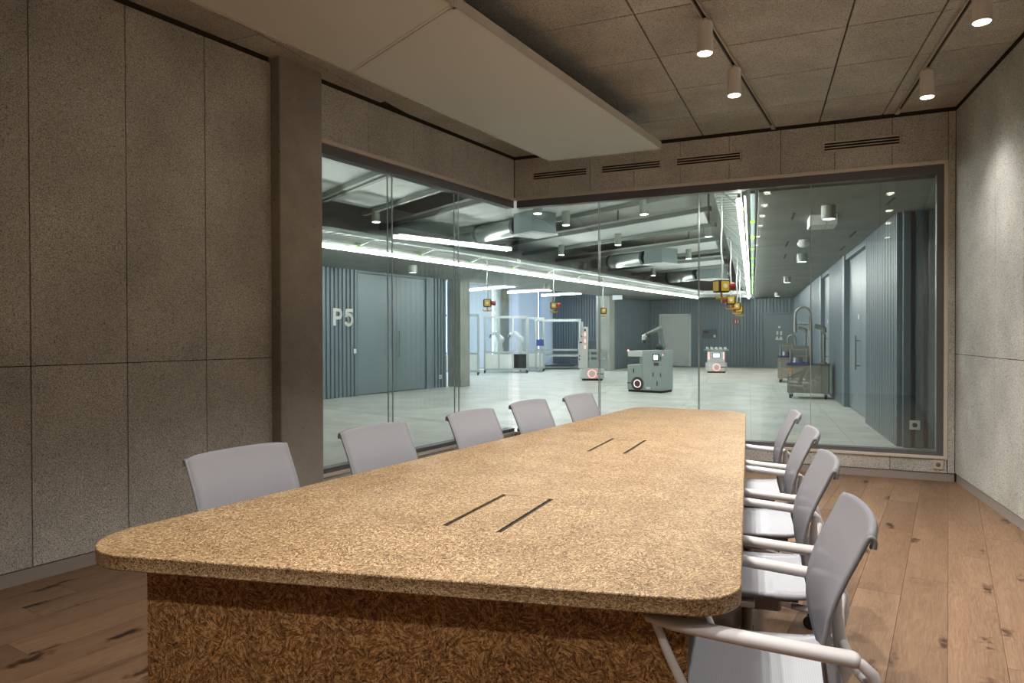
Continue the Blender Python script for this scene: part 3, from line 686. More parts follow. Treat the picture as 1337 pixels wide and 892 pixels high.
# far wall with doors
fx0, fx1 = -6.6, -.55
d1a, d1b, d2a, d2b = -6.11, -4.78, -2.02, -.66
ribbed('wall_lab_far', FWF, d1b, d2a, 0, SZ, .125, .035, 'blue grey ribbed far wall between the two far doors')
ribbed('wall_lab_far_corner', FWF, fx0, d1a, 0, SZ, .125, .035, 'ribbed far wall strip left of the pale door')
ribbed('wall_lab_far_top', FWF, d1a, d1b, 2.22, SZ, .125, .035, 'ribbed strip over the pale far door')
ribbed('wall_lab_far_over', FWF, d2a, d2b+.2, 2.22, SZ, .125, .035, 'ribbed strip over the restroom door')
def fdoor(name, a, b, mleaf, mfr, label):
    d = thing(name, label, 'door'); tag(d, kind='structure')
    slab(FWF, a, b, -.1, -.05, 0, 2.22).build('door_back', M['ribdk'], d)
    slab(FWF, a+.09, b-.09, -.05, .0, .01, 2.13).build('door_leaf', mleaf, d, bevel=.004)
    f = MB(); slab(FWF, a, a+.08, -.05, .05, 0, 2.22, f); slab(FWF, b-.08, b, -.05, .05, 0, 2.22, f); slab(FWF, a, b, -.05, .05, 2.14, 2.22, f); f.build('door_frame', mfr, d)
    return d
fdoor('door_2', d1a, d1b, M['wdoor'], M['lwhite'], 'pale grey door in the far ribbed wall')
d3 = fdoor('door_3', d2a, d2b, M['door'], M['rib'], 'blue grey restroom door with white pictograms in the far wall')
m = MB(); c_ = (d2a+d2b)/2+.02
m.tube([FWF(c_, .001, 1.63), FWF(c_, .008, 1.63)], .045, 14)
for dx in (-.07, .07): slab(FWF, c_+dx-.035, c_+dx+.035, .001, .008, 1.32, 1.47, m)
for dx in (-.08, .06): m.add([FWF(c_+dx-.07, .008, 1.12), FWF(c_+dx+.07, .008, 1.12), FWF(c_+dx+.02, .008, 1.26), FWF(c_+dx-.02, .008, 1.26)], [(0,1,2,3)])
m.build('pictogram', M['sign'], d3)
t = thing('control_panel', 'grey wall panel with small displays on the far ribbed wall', 'control panel')
slab(FWF, -4.32, -3.72, .03, .05, 1.18, 1.56).build('panel_plate', M['ribdk'], t)
slab(FWF, -4.27, -4.07, .05, .06, 1.40, 1.50).build('display', M['black'], t); slab(FWF, -3.86, -3.77, .05, .065, 1.22, 1.33).build('key_switch', M['sign'], t)
t = thing('fire_sign', 'small red and white fire sign high on the far ribbed wall', 'sign')
slab(FWF, -3.07, -2.85, .036, .045, 1.77, 1.97).build('sign_plate', M['exitr'], t)
m = MB(); slab(FWF, -3.01, -2.975, .045, .048, 1.8, 1.94, m); slab(FWF, -2.91, -2.88, .045, .048, 1.8, 1.94, m); slab(FWF, -2.91, -2.87, .045, .048, 1.8, 1.83, m); m.build('symbol', M['sign'], t)
# right wall of the lab
ve = vt(FY)
ribbed('wall_lab_right', VWF, vt(9.45), vt(11.82), 0, SZ, .105, .04, 'ribbed wall right of the near glass door')
ribbed('wall_lab_right_mid', VWF, vt(14.5), vt(16.9), 0, SZ, .105, .04, 'ribbed wall behind the stainless carts')
ribbed('wall_lab_right_far', VWF, vt(18.9), ve, 0, SZ, .105, .04, 'ribbed wall running to the far corner')
ribbed('wall_lab_return', RTF, .95, 1.6, 0, SZ, .13, .05, 'wide ribbed return beside the window frame')
struct('wall_lab_close', MB().box((1.4, 7.45, 0), (1.5, 9.5, SZ)), M['rib'], 'short wall between window and ribbed return', 'wall')
def rdoor(name, y0, y1, label):
    d = thing(name, label, 'door'); tag(d, kind='structure'); a, b = vt(y0), vt(y1); mm = a + (b-a)*.36
    slab(VWF, a, b, -.14, -.1, 0, SZ).build('door_back', M['ribdk'], d)
    slab(VWF, a+.02, mm-.004, -.08, -.04, .02, SZ-.1).build('door_leaf', M['door'], d); slab(VWF, mm+.004, b-.3, -.08, -.04, .02, SZ-.1).build('door_leaf', M['door'], d)
    slab(VWF, b-.3, b, -.08, .05, 0, SZ).build('door_jamb', M['rib'], d); slab(VWF, a, b, -.08, .03, SZ-.09, SZ).build('door_head', M['rib'], d)
    hm = MB(); hm.tube([VWF(mm+.12, .03, .75), VWF(mm+.12, .03, 1.32)], .014, 10)
    for z in (.82, 1.24): hm.tube([VWF(mm+.12, -.04, z), VWF(mm+.12, .03, z)], .009, 8)
    hm.build('pull_handle', M['steel'], d)
    slab(VWF, mm+.22, mm+.34, -.04, -.036, 1.6, 1.68).build('door_sticker', M['sign'], d)
rdoor('door_4', 11.82, 14.5, 'tall blue grey double door in the right laboratory wall')
rdoor('door_5', 16.9, 18.9, 'second tall blue grey door farther along the right wall')
socket('lab_socket', 'white socket low on the ribbed return by the window', RTF, 1.075, .275, M['sign'], .055, .052)
# soffits, upper slab
tr0, tr1 = Vector((-7.205, 9.047, 0)), Vector((-4.246, 27.787, 0)); TD = (tr1-tr0).normalized(); TN = Vector((TD.y, -TD.x, 0))
rr0, rr1 = Vector((-.708, 7.75, 0)), Vector((-2.359, 28.725, 0)); RD = (rr1-rr0).normalized(); RN2 = Vector((-RD.y, RD.x, 0))
t_near = tr0 - TD*5.5
sof = struct('ceiling_soffit_left', MB().prism([tuple(t_near.xy), tuple(tr1.xy), tuple(PWF(pt(30.4),0,0).xy), tuple(PWF(pt(3.4),0,0).xy)], SZ, SZ+.12), M['lsoff'], 'concrete soffit left of the bright linear light', 'ceiling')
struct('ceiling_soffit_right', MB().prism([tuple((rr0 - RD*.25 - RN2*.16).xy), tuple((rr1 - RN2*.16).xy), (-2.2,30), (1.6,30), (1.6,7.5)], SZ, SZ+.12), M['lsoff'], 'textured soffit along the right laboratory wall', 'ceiling')
struct('ceiling_soffit_far', MB().prism([tuple(tr1.xy), tuple((rr1 - RN2*.16).xy), (-2.5,30.2), (-6.7,30.2)], SZ, SZ+.12), M['lsoff'], 'soffit strip over the far laboratory wall', 'ceiling')
struct('ceiling_slab', MB().prism([(-15,0), (-4.4,0), (-3.5,7.5), (1.6,7.5), (1.6,30.4), (-15,30.4)], 4.35, 4.5), M['darkc'], 'dark concrete slab above the laboratory', 'ceiling')
struct('wall_lab_upper', slab(PWF, pt(3), pt(30.4), -.15, -.05, SZ+.1, 4.4), M['darkc'], 'upper concrete wall behind the ceiling services', 'wall')
struct('wall_lab_upper_far', MB().box((-8, 29.75, SZ+.1), (1.6, 29.9, 4.4)), M['darkc'], 'upper far concrete wall', 'wall')
struct('wall_lab_upper_right', slab(VWF, vt(7.5), ve, -.3, -.15, SZ+.1, 4.4), M['darkc'], 'upper right concrete wall', 'wall')
struct('wall_lab_near', slab(PWF, pt(3), pt(9.05), -.12, 0, 0, SZ), M['rib'], 'plain cladding hidden behind the concrete column', 'wall')
# slots in the right soffit
for i, (x, y, ln) in enumerate(((-.25,9.2,.5), (-.42,12.0,.7), (-.52,13.9,.8), (.75,8.6,.45), (.5,11.2,.6), (.42,13.0,.6))):
    o = MB().bar((0,-ln/2,0), (0,ln/2,0), .03, .006).build('soffit_slot', M['black']); o.location = (x, y, SZ-.002); o.rotation_euler = (0,0,-VA)
    tag(o, ('thin black slot in the right soffit by the linear light', 'thin black slot in the soffit, second from the window by the light', 'thin black slot in the soffit, third from the window by the light', 'thin black soffit slot nearest the window frame', 'thin black soffit slot above the near glass door', 'thin black soffit slot farther above the right door')[i], 'slot', 'slots in the right soffit')
# beams / sails
BD = R(60.8); Bv = Vector((-math.sin(BD), math.cos(BD), 0)); Nv = Vector((math.cos(BD), math.sin(BD), 0))
def inter(q, p0, d0):      # point on the line with normal coordinate q along p0+d0*t
    t = (q - p0.dot(Nv)) / d0.dot(Nv); return p0 + d0*t
def sail_poly(q0, q1, out):
    pl = tr0 - TN*out; pr = rr0 + RN2*.75
    return [inter(q0, pl, TD), inter(q1, pl, TD), inter(q1, pr, RD), inter(q0, pr, RD)]
room = lambda poly: clip([tuple(p.xy) for p in poly], (0, 0), (0, 1))
names = ('nearest the left glazing, dim', 'over the left glazing, above the wide doors', 'brightest, behind the big ventilation plenum', 'third from the glass corner', 'fourth from the glass corner', 'fifth from the glass corner', 'farthest from the glass corner')
for i, (q0, q1, out, z) in enumerate(((1.2,4.33,.9,3.62), (4.36,5.5,.25,3.6), (6.46,8.78,1.2,3.6), (10.1,11.75,1.2,3.6), (13.45,15.4,1.2,3.6), (16.9,18.9,1.2,3.6), (20.3,22.3,1.2,3.6))):
    po = sail_poly(q0, q1, out)
    pl = [tuple(p.xy) for p in po]
    if i < 3:   # keep clear of the meeting room walls
        pl = clip(pl, tuple(LW(0,-.35,0).xy), (-LN.x, -LN.y)) if i < 2 else clip(pl, (0, 7.8), (0, 1))
    s = thing('acoustic_sail', 'pale flat ceiling sail in the laboratory, ' + names[i], 'ceiling panel', (0,0,0), 0, 'laboratory ceiling sails')
    MB().prism(pl, z, z+.04).build('sail_board', M['lsail'], s)
    for q in (q0+.03, q1-.03):
        a, b = inter(q, tr0 - TN*(out+.25), TD), inter(q, rr0 + RN2*.6, RD)
        if i < 2: b = inter(q, LW(0,-.4,0), LU)
        MB().bar(a + Vector((0,0,z-.045)), b + Vector((0,0,z-.045)), .07, .08).build('edge_rail', M['lrail'], s)
# linear luminaires with fascia, cable tray, struts
def trough(p0, p1, inn, label, fascia_off, nst, phase):
    d = (p1-p0).normalized(); Z = Vector((0,0,1))
    t = thing('linear_light', label, 'light')
    MB().bar(p0 + Z*2.78 + inn*.04, p1 + Z*2.78 + inn*.04, .05, .05).build('diffuser', M['led'], t)
    MB().bar(p0 + Z*2.835 + inn*.04, p1 + Z*2.835 + inn*.04, .03, .05).build('housing', M['lwhite'], t)
    return t
trough(t_near, tr1, TN, 'long bright linear light along the left soffit edge', 0, 0, 0)
trough(rr0 + RD*.05, rr1, RN2, 'bright linear light along the right soffit edge', 0, 0, 0)
def fascia(name, p0, p1, inn, label):
    m = MB().bar(p0 + Vector((0,0,2.94)) - inn*.02, p1 + Vector((0,0,2.94)) - inn*.02, .02, .24); struct(name, m, M['lwhite'], label, 'trim')
fascia('trim_1', t_near, tr1, TN, 'white fascia above the left linear light')
fascia('trim_2', rr0, rr1, RN2 , 'white fascia above the right linear light')
fascia('trim_3', tr1, rr1, Vector((0,-1,0)), 'white fascia across the far end of the ceiling recess')
def tray(p0, p1, inn, z, wd, label, step, n0, strut=True):
    d = (p1-p0).normalized(); Z = Vector((0,0,1)); L = (p1-p0).length
    t = thing('cable_tray', label, 'cable tray')
    m = MB()
    for s in (.04, .04+wd): m.bar(p0 + inn*s + Z*(z+.03), p1 + inn*s + Z*(z+.03), .008, .07)
    k = 0.0
    while k < L:
        a = p0 + d*k + Z*z; m.bar(a + inn*.04, a + inn*(.04+wd), .12, .006); k += .2
    m.build('tray_ladder', M['galv'], t)
    k = n0; i = 0
    while strut and k < L:
        a = p0 + d*k
        sm = MB().tube([a + inn*.02 + Z*2.85, a + inn*(wd) + d*.25 + Z*z], .014, 8).build('strut', M['lwhite'], t)
        MB().bar(a + inn*.0 + Z*2.86, a + inn*.06 + Z*2.86, .06, .03).build('clip', M['green'], sm)
        k += step
    return t
tray(t_near, tr1, TN, 2.99, .2, 'galvanised cable tray with struts above the left linear light', 1.6, 6.05-1.5)
tray(rr0 + RD*.1, rr1, RN2, 3.2, .34, 'galvanised cable tray beside the right linear light', 1.6, .9)
# green clip rail on the outer side of the right light
t = thing('clip_rail', 'perforated rail with green clips right of the right linear light', 'rail')
MB().bar(rr0 - RN2*.1 + Vector((0,0,2.86)), rr1 - RN2*.1 + Vector((0,0,2.86)), .05, .04).build('rail_profile', M['galvd'], t)
for k in range(12):
    a = rr0 + RD*(1.9+k*1.55) - RN2*.1
    MB().box((-.03,-.03,-.015), (.03,.03,.015), Matrix.Translation(a + Vector((0,0,2.83)))).build('clip', M['green'], t)
# downlights
def downlight(x, y, z0, z1, ztop, label, r=.075, power=1.0, group='cylinder downlights in the laboratory'):
    t = thing('cylinder_downlight', label, 'downlight', (x, y, 0), 0, group)
    MB().cyl((0,0), r, z0, z1, 18).build('lamp_body', M['dlight'], t)
    MB().cyl((0,0), .02, z1, ztop, 8).build('stem', M['dlight'], t)
    MB().cyl((0,0), r*.86, z0-.004, z0+.002, 18).build('lens', M['dlit'] if power == 1 else M['dlow'], t)
    if power:
        ld = bpy.data.lights.new('down_light', 'SPOT'); ld.energy = DOWN_W*power; ld.color = (1, 1, .97); ld.spot_size = R(125); ld.spot_blend = .8; ld.shadow_soft_size = .07
        lo = bpy.data.objects.new('down_light', ld); COL.objects.link(lo); lo.parent = t; lo.location = (0,0,z0-.02)
for x, y, lab in ((-7.113,10.279,'cylinder downlight seen above the wide blue doors'), (-4.169,12.002,'cylinder downlight right of the ventilation plenum'), (-2.613,11.474,'large cylinder downlight high behind the end window'),
                  (-4.037,15.15,'cylinder downlight over the second dark ceiling gap'), (-2.005,14.624,'cylinder downlight behind the glass joint'), (-5.835,16.441,'cylinder downlight near the left linear light'),
                  (-3.074,18.693,'cylinder downlight right of the second duct'), (-5.046,23.531,'small distant cylinder downlight below the second duct'), (-4.2,10.671,'short cylinder downlight over the ventilation plenum')):
    downlight(x, y, 3.35, 3.62 if 'short' not in lab else 3.45, 4.36, lab)
for x, y, r, lab in ((-.222,13.533,.1,'stub downlight under the right soffit, second from the window'), (-.646,18.794,.1,'stub downlight under the right soffit, third from the window'), (-1.194,25.486,.1,'stub downlight under the right soffit near the far wall'),
                  (.137,8.623,.085,'large stub downlight under the right soffit nearest the window'), (-7.667,12.388,.1,'stub downlight under the left soffit over the blue doors'), (-7.0,18.5,.1,'stub downlight under the left soffit beyond the pillar')):
    downlight(x, y, 2.65, SZ-.001, SZ, lab, r*.9, .4)
t = thing('smoke_detector', 'small white dome detector under the right soffit', 'detector', (-.169, 11.58, 0)); MB().sphere((0,0,2.74), (.09,.09,.06)).build('dome', M['lwhite'], t); MB().cyl((0,0), .07, 2.75, 2.801, 16).build('mount', M['lwhite'], t)
t = thing('ceiling_box', 'pale two part box hanging under the right soffit', 'ceiling box', (.08, 9.4, 0), -VA)
MB().box((-.16,-.2,2.67), (.03,.2,2.8)).build('box_body', M['lwhite'], t, bevel=.006); MB().box((.035,-.2,2.67), (.15,.2,2.8)).build('box_cover', M['lwhite'], t, bevel=.006)
# ducts
def duct(c, L, label, s=1.0, flex=True):
    t = thing('ventilation_duct', label, 'duct', (c[0], c[1], 0), math.atan2(Bv.y, Bv.x))
    MB().box((-.36*s,-.36*s,3.22), (.36*s,.36*s,3.62)).build('plenum_box', M['galvd'], t, bevel=.008)
    MB().box((-.39*s,-.39*s,3.19), (.39*s,.39*s,3.218)).build('diffuser_plate', M['lwhite'], t)
    m = MB()
    def seg(x0, x1, r):
        n_ = max(4, int((x1-x0)/.05)); m.tube([(x0+(x1-x0)*k/n_, 0, 3.42) for k in range(n_+1)], [r*(1+.012*(k % 2)) for k in range(n_+1)], 20)
    seg(.36*s, .36*s+.25, .13*s); m.build('spigot', M['galv'], t)
    m = MB(); seg(.36*s+.25, .36*s+.25+L*.5, .22*s); m.build('silencer', M['galv'], t)
    m = MB(); seg(.36*s+.25+L*.5, .36*s+.25+L*.8, .16*s); m.build('spiral_pipe', M['galv'], t)
    for x in (.36*s+.25, .36*s+.25+L*.5): MB().tube([(x-.04,0,3.42),(x+.04,0,3.42)], .235*s, 20).build('collar', M['robod'], t)
    x = .36*s+.25+L*.8; m = MB(); m.tube([(x+L*.2*k/8, .03*math.sin(k*1.9), 3.42-.14*(k/8)**1.5) for k in range(9)], [.15*s*(1+.1*(k % 2)) for k in range(9)], 14); m.build('flexible_hose', M['lwhite'], t)
    for x in (.2, .36*s+.25+L*.4): MB().cyl((x,0), .008, 3.6, 4.36, 6).build('hanger_rod', M['galv'], t)
duct((-4.775, 11.98), 2.5, 'metal ventilation duct with square plenum behind the glass corner', .78)
duct((-3.75, 18.4), 2.5, 'second ventilation duct with plenum in mid laboratory', .85)
duct((-3.2, 24.2), 2.4, 'distant ventilation duct near the far end of the ceiling')
# pillars
def pillar(c, a, b, rz, z, label):
    o = MB().box((-a/2,-b/2,0), (a/2,b/2,z)).build('concrete_pillar', M['lconc'], bevel=.015); o.location = (c[0], c[1], 0); o.rotation_euler = (0,0,rz); tag(o, label, 'column', 'concrete pillars in the laboratory')
pillar((-8.62, 16.2), .42, .42, -PA, SZ, 'concrete pillar at the end of the wide blue doors')
pillar((-7.2, 25.2), .55, .45, -PA, SZ, 'slim concrete pillar behind the tower robot')
pillar((-11.75, 25.75), .4, .6, -PA, 3.5, 'distant concrete pillar between the roller blinds')
# pendants in the bay
for a, b, lab in (((-11.0,21.4), (-8.55,20.1), 'linear pendant over the robot cell in the bay'), ((-10.3,23.2), (-8.1,22.4), 'middle linear pendant in the bay'), ((-9.9,25.6), (-7.7,24.6), 'linear pendant before the dark ribbed wall')):
    t = thing('linear_pendant', lab, 'pendant light', (0,0,0), 0, 'linear pendants in the bay'); a = Vector(a+(2.9,)); b = Vector(b+(2.9,))
    MB().bar(a, b, .07, .05).build('lit_tube', M['pend'], t); MB().bar(a + Vector((0,0,.045)), b + Vector((0,0,.045)), .08, .03).build('housing', M['lwhite'], t)
    for f_ in (.2, .8): p = lerp(a, b, f_); MB().tube([p, (p.x, p.y, 3.5)], .006, 6).build('wire', M['galv'], t)
# exit sign under left soffit
t = thing('exit_sign', 'small pale emergency sign under the soffit near the slim pillar', 'sign', (-6.5, 24.3, 0), -.3); MB().box((-.2,-.02,2.6), (.2,.02,2.77)).build('sign_box', M['lwhite'], t); MB().cyl((0,0), .01, 2.77, SZ, 6).build('stem', M['galv'], t)
# hanging power cubes
def cube(x, y, z, rz, label, side, top=2.995):
    t = thing('power_cube', label, 'power outlet', (x, y, z), rz, 'hanging power cubes')
    b = MB().box((-.085,-.085,-.085), (.085,.085,.085)).build('cube_body', M['black'], t, bevel=.02)
    m = MB(); m.box((-.06,-.092,-.065), (.06,-.084,.065)); m.box((-.092,-.06,-.065), (-.084,.06,.065)); m.box((.084,-.06,-.065), (.092,.06,.065)); m.build('socket_face', M['yellow'], b)
    m = MB(); m.tube([(0,-.088,0), (0,-.098,0)], .032, 12); m.build('socket', M['sign'], b)
    m = MB(); m.tube([(side*.085, -.02, 0), (side*.17, -.03, 0)], [.05,.055], 12); m.build('plug', M['red'], b)
    m = MB(); m.tube([(0,0,-.085), (0,0,-.15)], .016, 8); m.tube([(-.09,0,-.13), (-.08,0,-.16), (0,0,-.165), (.08,0,-.16), (.09,0,-.13)], .014, 8); m.build('hook', M['yellow'], t)
    m = MB(); n_ = 8; m.tube([(.02*math.sin(k*1.3)*(1-k/n_), 0, .085 + (top-z-.085)*k/n_) for k in range(n_+1)], .012, 8); m.build('cable', M['cable'], t)
vz = R(12)
cube(-1.166, 9.755, 2.0, vz+.5, 'nearest yellow and black power cube hanging by the right light', 1, 3.21)
cube(-1.477, 13.77, 2.0, vz, 'second yellow and black power cube hanging by the right light', -1, 3.21)
cube(-1.67, 16.85, 2.0, vz-.1, 'third yellow and black power cube hanging by the right light', -1, 3.21)
cube(-1.803, 18.956, 2.0, vz-.1, 'farthest yellow and black power cube hanging by the right light', -1, 3.21)
cube(-6.34, 13.2, 2.02, R(25), 'yellow and black power cube hanging before the robot cell', 1)
cube(-5.90, 16.06, 2.07, R(20), 'yellow and black power cube hanging before the dark ribbed wall', 1)
cube(-5.43, 18.8, 2.015, R(18), 'yellow and black power cube hanging before the slim pillar', 0.2)
# mobile manipulator robot (local -y faces the camera)
t = thing('mobile_robot', 'grey mobile robot with articulated arm and shelf in mid laboratory', 'robot', (-3.55, 16.3, 0), R(-14))
MB().box((-.47,-.3,.05), (-.08,.3,.64)).build('lower_body', M['robo'], t, bevel=.02)
MB().box((-.08,-.3,.05), (.42,.3,.98)).build('tall_body', M['robo'], t, bevel=.015)
MB().box((-.45,-.28,.0), (.4,.28,.06)).build('skirt', M['black'], t)
MB().box((-.47,-.27,.83), (-.08,.27,.965)).build('shelf', M['robow'], t, bevel=.01)
MB().box((-.2,-.2,.64), (-.08,.2,.84)).build('shelf_bracket', M['robo'], t)
wp = MB().tube([(-.2,-.302,.2), (-.2,-.308,.2)], .16, 28).build('wheel_cover', M['robod'], t)
rg = [(-.2+.085*math.cos(k*math.pi/14), -.312, .2+.085*math.sin(k*math.pi/14)) for k in range(29)]; MB().tube(rg, .01, 6, caps=False).build('light_ring', M['ring'], wp)
MB().box((-.47,-.303,.2), (-.36,-.2995,.22)).build('scanner_slot', M['black'], t)
s_ = MB().box((.19,-.312,.74), (.36,-.3,.9)).build('screen_bezel', M['black'], t, bevel=.006); MB().box((.215,-.315,.765), (.325,-.311,.875)).build('display', M['screen'], s_)
m = MB()
for x, z in ((-.3,.5), (.2,.42), (.385,.42), (.2,.8), (.39,.8), (.3,.22)): m.box((x-.012,-.306,z-.05), (x+.012,-.299,z+.05))
m.build('latch', M['black'], t)
MB().box((.22,-.308,.63), (.34,-.299,.7)).build('button_panel', M['robod'], t); MB().tube([(.25,-.306,.67),(.25,-.32,.67)], .016, 10).build('stop_button', M['red'], t)
MB().box((.02,-.304,.08), (.13,-.299,.13)).build('rating_label', M['sign'], t)
m = MB(); m.sphere((-.46,-.26,.97), .025); m.sphere((.42,-.27,.88), .02); m.build('signal_lamp', M['redglow'], t)
ar = MB(); ar.tube([(.26,0,.98), (.26,0,1.1)], [.075,.07], 16); ar.build('arm_base', M['armg'], t)
def link_(pts, rs, name, mat=M['armg']): return MB().tube(pts, rs, 14).build(name, mat, t)
link_([(.20,-.09,1.07), (.36,-.09,1.07)], [.07,.065], 'shoulder_joint', M['robod']); link_([(.34,-.08,1.07), (.31,-.08,1.25), (.265,-.08,1.46)], [.062,.05,.055], 'upper_arm')
e = MB(); e.sphere((.265,-.07,1.47), .072); e.sphere((.34,-.08,1.07), .072); e.build('elbow_joint', M['armg'], t)
link_([(.265,-.06,1.475), (.1,-.06,1.43), (-.1,-.06,1.34)], [.062,.048,.042], 'forearm'); link_([(-.08,-.1,1.33), (-.13,-.1,1.31), (-.14,-.1,1.22)], [.05,.055,.045], 'wrist', M['robow']); link_([(-.14,-.1,1.22), (-.14,-.1,1.14)], [.05,.045], 'gripper', M['robod'])
m = MB(); m.sphere((-.0,-.1,1.32), .045); m.build('wrist_joint', M['robod'], t)
# low base shared by the two small robots
def amr(loc, rz, label, name):
    t = thing(name, label, 'robot', loc, rz)
    MB().prism(rounded([(-.36,-.25), (.36,-.25), (.36,.25), (-.36,.25)], [.1]*4, 6), .06, .36).build('base_body', M['robow'], t, bevel=.02)
    MB().prism(rounded([(-.3,-.2), (.3,-.2), (.3,.2), (-.3,.2)], [.08]*4, 6), .0, .07).build('drive_unit', M['black'], t)
    c = MB().tube([(0,-.251,.2), (0,-.258,.2)], .11, 26).build('wheel_cover', M['robow'], t)
    MB().tube([(.115*math.cos(k*math.pi/14), -.26, .2+.115*math.sin(k*math.pi/14)) for k in range(29)], .013, 6, caps=False).build('light_ring', M['redglow'], c)
    MB().box((.12,-.256,.19), (.34,-.249,.215)).build('scanner_slot', M['black'], t); return t
t = amr((-6.05, 19.75, 0), R(16), 'small white mobile robot with tall signal tower before the slim pillar', 'tower_robot')
MB().prism([(-.40,-.2), (-.12,-.2), (-.12,.2), (-.40,.2)], .36, 1.15).prism([(-.26,-.2), (-.12,-.2), (-.12,.2), (-.26,.2)], 1.15, 1.58).add([(-.40,-.2,1.15),(-.26,-.2,1.15),(-.26,-.2,1.42),(-.40,.2,1.15),(-.26,.2,1.15),(-.26,.2,1.42)], [(0,1,2),(5,4,3),(0,2,5,3)]).build('tower', M['robow'], t, bevel=.01)
m = MB()
for z in (.98, 1.17, 1.36): m.box((-.225,-.212,z-.05), (-.185,-.199,z+.05))
m.build('signal_lamp', M['redglow'], t); MB().box((-.23,-.208,1.46), (-.18,-.199,1.52)).box((-.37,-.208,1.1), (-.29,-.199,1.14)).box((-.38,-.208,.7), (-.35,-.199,.75)).box((-.38,-.208,.6), (-.35,-.199,.65)).build('sensor', M['black'], t)
MB().tube([(-.3,-.2,1.3), (-.3,-.225,1.3)], .025, 10).build('stop_button', M['red'], t)
MB().box((-.1,-.2,.36), (.42,.2,.6)).build('conveyor_base', M['robo'], t, bevel=.01)
m = MB()
for z in (.72, .88):
    for y in (-.2, .2): m.box((-.1,y-.02,z-.03), (.46,y+.02,z+.03))
for x in (-.06, .18, .42):
    for y in (-.19, .19): m.box((x-.02,y-.02,.6), (x+.02,y+.02,.9))
m.build('conveyor_frame', M['alup'], t)
for k in range(6): MB().tube([(-.05+k*.09,-.19,.86), (-.05+k*.09,.19,.86)], .03, 10).build('roller', M['galv'], t)
t = amr((-3.19, 25.2, 0), R(10), 'white mobile robot with small screen and roller top near the far wall', 'conveyor_robot')
MB().box((-.3,-.22,.36), (.28,.22,.76)).build('upper_box', M['robow'], t, bevel=.01)
s_ = MB().box((-.13,-.232,.52), (.12,-.22,.7)).build('screen_bezel', M['robod'], t); MB().box((-.11,-.236,.54), (.1,-.231,.68)).build('display', M['screen'], s_)
m = MB(); m.box((-.28,-.226,.48), (-.235,-.219,.72)); m.box((.22,-.226,.48), (.265,-.219,.72)); m.build('signal_lamp', M['redglow'], t)
MB().box((-.4,-.24,.78), (.42,.24,.82)).build('roller_deck', M['alup'], t, bevel=.005)
for k in range(5): MB().tube([(-.3+k*.15,-.22,.86), (-.3+k*.15,.22,.86)], .045, 10).build('roller', M['lwhite'], t)
# robot cells of aluminium profiles in the bay
def cell(loc, rz, L, W, ztop, zb, label, panels_, glassp=True):
    t = thing('robot_cell', label, 'workstation', loc, rz)
    p = .06
    for x in (-L/2, -L/6, L/6, L/2):
        for y in (-W/2, W/2):
            if abs(x) < L/2-.01 and y > 0: continue
            MB().box((x-p/2,y-p/2,.1), (x+p/2,y+p/2,ztop)).build('post', M['alup'], t)
    for z in (.13, zb, ztop-.03):
        for y in (-W/2, W/2): MB().box((-L/2,y-p/2,z-p/2), (L/2,y+p/2,z+p/2)).build('rail', M['alup'], t)
        for x in (-L/2, L/2): MB().box((x-p/2,-W/2,z-p/2), (x+p/2,W/2,z+p/2)).build('rail', M['alup'], t)
    MB().box((-L/2,-W/2,zb-.02), (L/2,W/2,zb+.02)).build('worktop', M['alup'], t)
    for k in range(3):
        x0, x1 = -L/2 + k*L/3 + p/2, -L/2 + (k+1)*L/3 - p/2
        if k in panels_: MB().box((x0,-W/2-.01,.17), (x1,-W/2+.01,zb-.05)).build('white_panel', M['cellw'], t)
        else: MB().box((x0,-W/2+.05,.17), (x1,-W/2+.07,zb-.05)).build('dark_panel', M['black'], t)
        if glassp: MB().box((x0,-W/2-.004,zb+.05), (x1,-W/2+.004,ztop-.08)).build('safety_glass', M['cellglass'], t)
    MB().box((L/2-.01,-W/2+p,.17), (L/2+.01,W/2-p,zb-.05)).build('white_panel', M['cellw'], t)
    for x in (-L/2, L/2):
        for y in (-W/2, W/2): MB().cyl((x,y), .03, 0, .1, 8).build('foot', M['black'], t)
    return t
c1 = cell((-10.2, 22.75, 0), R(25), 1.5, 1.0, 2.02, .72, 'aluminium framed robot cell with glass and white panels in the bay', (0, 1))
c2 = cell((-11.1, 21.0, 0), R(25), 1.2, 1.0, 2.05, .72, 'partly hidden aluminium cell behind the left pillar', (0, 1, 2))
c3 = cell((-9.75, 24.2, 0), R(20), .85, .9, 2.0, .7, 'narrow aluminium cell at the right end of the robot cells', (0, 1, 2))
def arm(loc, rz, label, s=1.0):
    t = thing('white_manipulator', label, 'robot arm', loc, rz)
    MB().cyl((0,0), .11*s, 0, .12*s, 16).build('arm_base', M['robow'], t)
    MB().tube([(0,0,.12*s), (0,0,.25*s), (.05*s,0,.34*s)], [.09*s,.085*s,.08*s], 12).build('lower_arm', M['robow'], t)
    MB().sphere((.05*s,0,.36*s), .1*s).build('joint', M['robow'], t)
    MB().tube([(.05*s,0,.38*s), (-.12*s,0,.55*s), (-.26*s,0,.5*s)], [.075*s,.065*s,.05*s], 12).build('forearm', M['robow'], t)
    MB().tube([(-.26*s,0,.5*s), (-.3*s,0,.4*s)], [.045*s,.03*s], 10).build('wrist', M['armg'], t)
arm((-10.4, 22.65, .741), R(40), 'white robot arm in the left part of the glass cell', 1.25)
arm((-9.78, 22.98, .741), R(20), 'white robot arm in the right part of the glass cell', 1.25)
